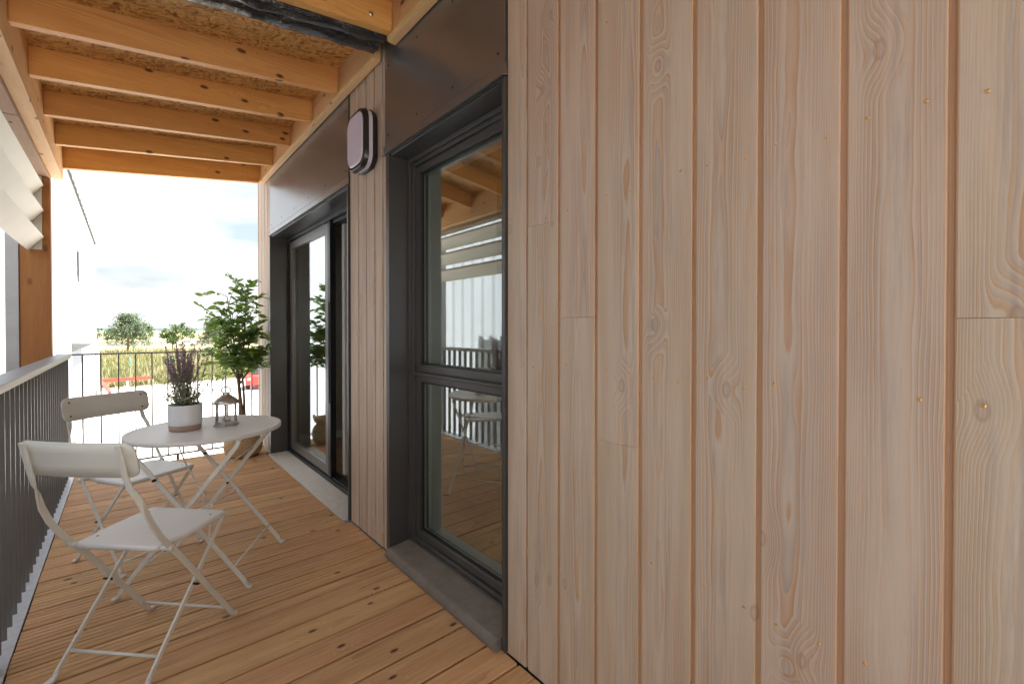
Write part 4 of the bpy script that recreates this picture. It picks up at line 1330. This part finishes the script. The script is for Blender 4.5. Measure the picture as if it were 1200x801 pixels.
# trees
def make_tree(name, label, cat, base, H, Wd, mat, seed, nleaf=1500, ls=0.35, shape='round', group=None, trunk_h=0.25):
    rr = random.Random(seed)
    base = Vector(base)
    t = thing(name, label, cat, base, group)
    m = MB()
    m.tube([(0, 0, 0), (0.05, 0, H * 0.3), (0, 0.05, H * 0.6), (0, 0, H * 0.9)], [H * 0.025, H * 0.018, H * 0.01, H * 0.003], 8)
    for i in range(9):
        a = rr.uniform(0, 2 * PI); z = H * rr.uniform(trunk_h * 0.8, 0.75)
        l = Wd * 0.42 * (1 - 0.4 * z / H)
        m.tube([(0, 0, z), (l * .5 * math.cos(a), l * .5 * math.sin(a), z + H * .06), (l * math.cos(a), l * math.sin(a), z + H * .14)], [H * .008, H * .005, H * .002], 5)
    m.build('trunk', 'bark', t, base, local=True)
    c = MB()
    clumps = []
    for i in range(26):
        k_ = rr.random()
        if shape == 'cone':
            z = trunk_h * H + (1 - trunk_h) * H * k_ * 0.95
            rad = Wd / 2 * (1 - k_) ** 0.7 * 0.95 + 0.15
        else:
            z = trunk_h * H + (1 - trunk_h) * H * k_ * 0.9
            rad = Wd / 2 * math.sqrt(max(0.05, 1 - (2 * k_ - 0.9) ** 2)) * 0.8
        a = rr.uniform(0, 2 * PI); q = rad * math.sqrt(rr.random())
        clumps.append((Vector((q * math.cos(a), q * math.sin(a), z)), rr.uniform(0.13, 0.22) * Wd))
    for i in range(nleaf):
        cc, cr = rr.choice(clumps)
        d = Vector((rr.gauss(0, 1), rr.gauss(0, 1), rr.gauss(0, 1))).normalized() * cr * rr.random() ** 0.45
        if shape == 'cone': d.z *= 1.5
        p = cc + d
        if p.z > H or p.z < trunk_h * H * 0.6: continue
        n3 = Vector((rr.gauss(0, 1), rr.gauss(0, 1), rr.gauss(0, 1) + 0.6)).normalized()
        u = n3.orthogonal().normalized(); v_ = n3.cross(u)
        s_ = ls * rr.uniform(0.6, 1.3)
        c.add([p - u * s_ * .5, p + v_ * s_ * .32, p + u * s_ * .5, p - v_ * s_ * .32], [(0, 1, 2, 3)])
    c.build('crown', mat, t, base, kind='stuff', local=True)
    return t
G = GZ - 0.05
make_tree('meadow_tree', 'large pale silvery tree standing alone beyond the parking area, left of centre', 'tree', (-0.8, 106, G), 7.2, 7.2, 'tree_pale', 3, 6500, 0.30, 'cone', trunk_h=0.10)
make_tree('meadow_tree', 'small bright green tree against the corner of the metal building', 'tree', (-7.6, 132, G), 5.2, 4.0, 'tree_green', 4, 1800, 0.32, 'round', trunk_h=0.3)
make_tree('meadow_tree', 'young dark green tree with a bare trunk between the two pale trees', 'tree', (6.6, 122, G), 5.4, 3.8, 'tree_green', 5, 1800, 0.32, 'round', trunk_h=0.32)
make_tree('meadow_tree', 'second pale silvery tree, behind the purple sage', 'tree', (13.2, 112, G), 6.6, 6.8, 'tree_pale', 6, 5200, 0.30, 'cone', trunk_h=0.12)
make_tree('meadow_tree', 'round green tree behind the left side of the weeping fig', 'tree', (20.5, 105, G), 5.4, 5.0, 'tree_green', 8, 2600, 0.32, 'round', trunk_h=0.2)
make_tree('meadow_tree', 'broad green tree behind the middle of the weeping fig', 'tree', (27.5, 112, G), 5.8, 6.4, 'tree_green', 9, 2600, 0.32, 'round', trunk_h=0.15)
rt = random.Random(21)
for i in range(22):
    make_tree('hedgerow_tree', 'round green tree in the distant row along the horizon', 'tree', (-16 + i * 5.4 + rt.uniform(-1.5, 1.5), 236 + rt.uniform(-12, 12), G), rt.uniform(4.6, 7.2), rt.uniform(5.5, 9), 'tree_far', 40 + i, 420, 0.8, 'round', 'trees in the distant row', 0.12)
# wooded hills on the horizon
hm = MB()
for (yd, hgt, x0, x1, sd) in ((2600, 8, -1500, 3500, 0.0), (3800, 20, -2000, 5000, 7.0)):
    n = 120; vs = []
    for i in range(n + 1):
        x = x0 + (x1 - x0) * i / n
        h_ = hgt * (0.55 + 0.6 * noise.noise(Vector((x * 0.0016, sd, 0.3))) + 0.1 * noise.noise(Vector((x * 0.012, sd, 1.3))))
        vs += [(x, yd - 300, G), (x, yd, G + max(2, h_)), (x, yd + 500, G)]
    fs = []
    for i in range(n):
        a = i * 3
        fs += [(a, a + 3, a + 4, a + 1), (a + 1, a + 4, a + 5, a + 2)]
    hm.add(vs, fs, True)
hm.build('hills', 'hill', None, kind='structure')

# meadow grass and weeds
gm = MB(); rg = random.Random(2)
for i in range(26000):
    yv = 44 + 70 * rg.random() ** 1.5
    xv = -6 + rg.random() * (34 * yv / 60)
    if yv < 43.2 + max(0, (xv + 2.5)) * 0.28: continue
    h_ = rg.uniform(0.25, 0.75); 
    if noise.noise(Vector((xv * 0.22, yv * 0.22, 0))) > 0.1: h_ *= 1.6
    a = rg.uniform(0, PI); w_ = rg.uniform(0.05, 0.14)
    dx, dy = math.cos(a) * w_, math.sin(a) * w_
    lx, ly = rg.uniform(-.2, .2), rg.uniform(-.2, .2)
    gm.add([(xv - dx, yv - dy, G), (xv + dx, yv + dy, G), (xv + lx, yv + ly, G + h_)], [(0, 1, 2)])
gm.build('meadow_grass', 'dry_grass', None, kind='stuff')
bpy.data.objects['meadow_grass']['label'] = 'tall dry yellow grass on the meadow beyond the parking area'
bpy.data.objects['meadow_grass']['category'] = 'grass'
# tree guards
for (x_, y_, lb) in ((-0.75, 66, 'green tree guard tube in the meadow below the pale lone tree'), (2.9, 64, 'green tree guard tube in the meadow just left of the purple sage'), (12.6, 60, 'green tree guard tube in the meadow behind the weeping fig')):
    t = MB().lathe([(0.09, 0), (0.09, 1.15), (0.075, 1.15), (0.075, 0)], 12).build('tree_guard', 'guard', None, (x_, y_, G), local=True)
    tag(t, lb, 'tree guard', 'tree guards in the meadow')
# far fence
fn = thing('mesh_fence', 'low grey fence running across behind the meadow', 'fence', (20, 150, G))
for i in range(30):
    xv = -20 + i * 2.6
    MB().box(xv + 0.06, xv + 2.54, 149.97, 150.03, G + 0.1, G + 1.25).build('fence_panel', 'fence', fn, (xv, 150, G))
    MB().box(xv - 0.05, xv + 0.05, 149.95, 150.05, G, G + 1.35).build('fence_post', 'rail', fn, (xv, 150, G))
# red barrier
rb = thing('red_barrier', 'low red barrier at the edge of the pale parking area', 'barrier', (-1, 43, GZ))
def beam(a, b, h0, h1, w_=0.08):
    a = Vector(a); b = Vector(b); n2 = Vector((a.y - b.y, b.x - a.x)).normalized() * w_
    return MB().hexa([(a.x, a.y, h0), (b.x, b.y, h0), (b.x + n2.x, b.y + n2.y, h0), (a.x + n2.x, a.y + n2.y, h0), (a.x, a.y, h1), (b.x, b.y, h1), (b.x + n2.x, b.y + n2.y, h1), (a.x + n2.x, a.y + n2.y, h1)])
for a, b in (((-2.35, 40.0), (0.35, 40.6)), ((-2.35, 40.0), (-1.75, 32.0))):
    beam(a, b, GZ + 0.70, GZ + 0.92).build('barrier_beam', 'red', rb, (a[0], a[1], GZ))
for (x_, y_) in ((-2.35, 40.0), (-1.0, 40.3), (0.33, 40.6), (-2.05, 36.0), (-1.76, 32.1)):
    MB().box(x_ - 0.05, x_ + 0.05, y_ - 0.05, y_ + 0.05, GZ, GZ + 0.69).build('barrier_post', 'cap', rb, (x_, y_, GZ))

def make_car(label, loc, rot, paint):
    t = thing('parked_car', label, 'car', loc)
    m = MB()
    side = [(-2.05, 0.35), (-2.05, 0.75), (-1.95, 0.95), (-1.35, 1.02), (-0.75, 1.42), (0.55, 1.46), (1.35, 1.30), (1.85, 1.0), (2.0, 0.8), (2.02, 0.35)]
    ws = [0.80, 0.84, 0.82, 0.80, 0.62, 0.62, 0.64, 0.80, 0.82, 0.82]
    n = len(side)
    vs = [(x, -w_, z) for (x, z), w_ in zip(side, ws)] + [(x, w_, z) for (x, z), w_ in zip(side, ws)]
    fs = [(i, (i + 1) % n, n + (i + 1) % n, n + i) for i in range(n)] + [tuple(range(n - 1, -1, -1)), tuple(range(n, 2 * n))]
    m.add(vs, fs)
    m.build('body', paint, t, loc, bevel=0.05, seg=2, local=True)
    g = MB().add([(-1.28, -0.66, 1.08), (-1.28, 0.66, 1.08), (-0.80, 0.58, 1.395), (-0.80, -0.58, 1.395)], [(0, 1, 2, 3)])
    for v_ in g.v: pass
    g = MB().hexa([(-1.37, -0.66, 1.07), (-1.30, -0.66, 1.02), (-1.30, 0.66, 1.02), (-1.37, 0.66, 1.07), (-0.84, -0.56, 1.42), (-0.78, -0.56, 1.37), (-0.78, 0.56, 1.37), (-0.84, 0.56, 1.42)])
    g.build('windscreen', 'car_glass', t, loc, local=True)
    for s_ in (-1, 1):
        MB().hexa([(-1.05, s_ * 0.80, 1.03), (1.25, s_ * 0.80, 1.03), (1.25, s_ * 0.76, 1.03), (-1.05, s_ * 0.76, 1.03), (-0.65, s_ * 0.66, 1.37), (0.95, s_ * 0.66, 1.34), (0.95, s_ * 0.60, 1.34), (-0.65, s_ * 0.60, 1.37)]).build('side_window', 'car_glass', t, loc, local=True)
        for x_ in (-1.3, 1.25):
            wh = MB().tube([(x_, s_ * 0.68, 0.31), (x_, s_ * 0.86, 0.31)], 0.31, 20).build('wheel', 'tyre', t, loc, local=True)
            MB().tube([(x_, s_ * 0.80, 0.31), (x_, s_ * 0.87, 0.31)], 0.18, 14).build('rim', 'lantern', wh, loc, local=True)
        MB().box(-2.07, -2.00, s_ * 0.55 - 0.14, s_ * 0.55 + 0.14, 0.68, 0.82).build('headlight', 'cap', t, loc, bevel=0.02, local=True)
    t.rotation_euler = (0, 0, rot)
    return t
make_car('red car parked beyond the end railing, seen through the weeping fig', (6.6, 37.0, GZ), R(70), 'red')
make_car('white car parked far off in front of the hedgerow', (11.0, 146.0, G), R(5), 'white_car')

for o in list(bpy.data.objects):
    if o.type == 'MESH' and o.parent is None and 'kind' not in o and 'label' not in o:
        print('UNTAGGED', o.name)
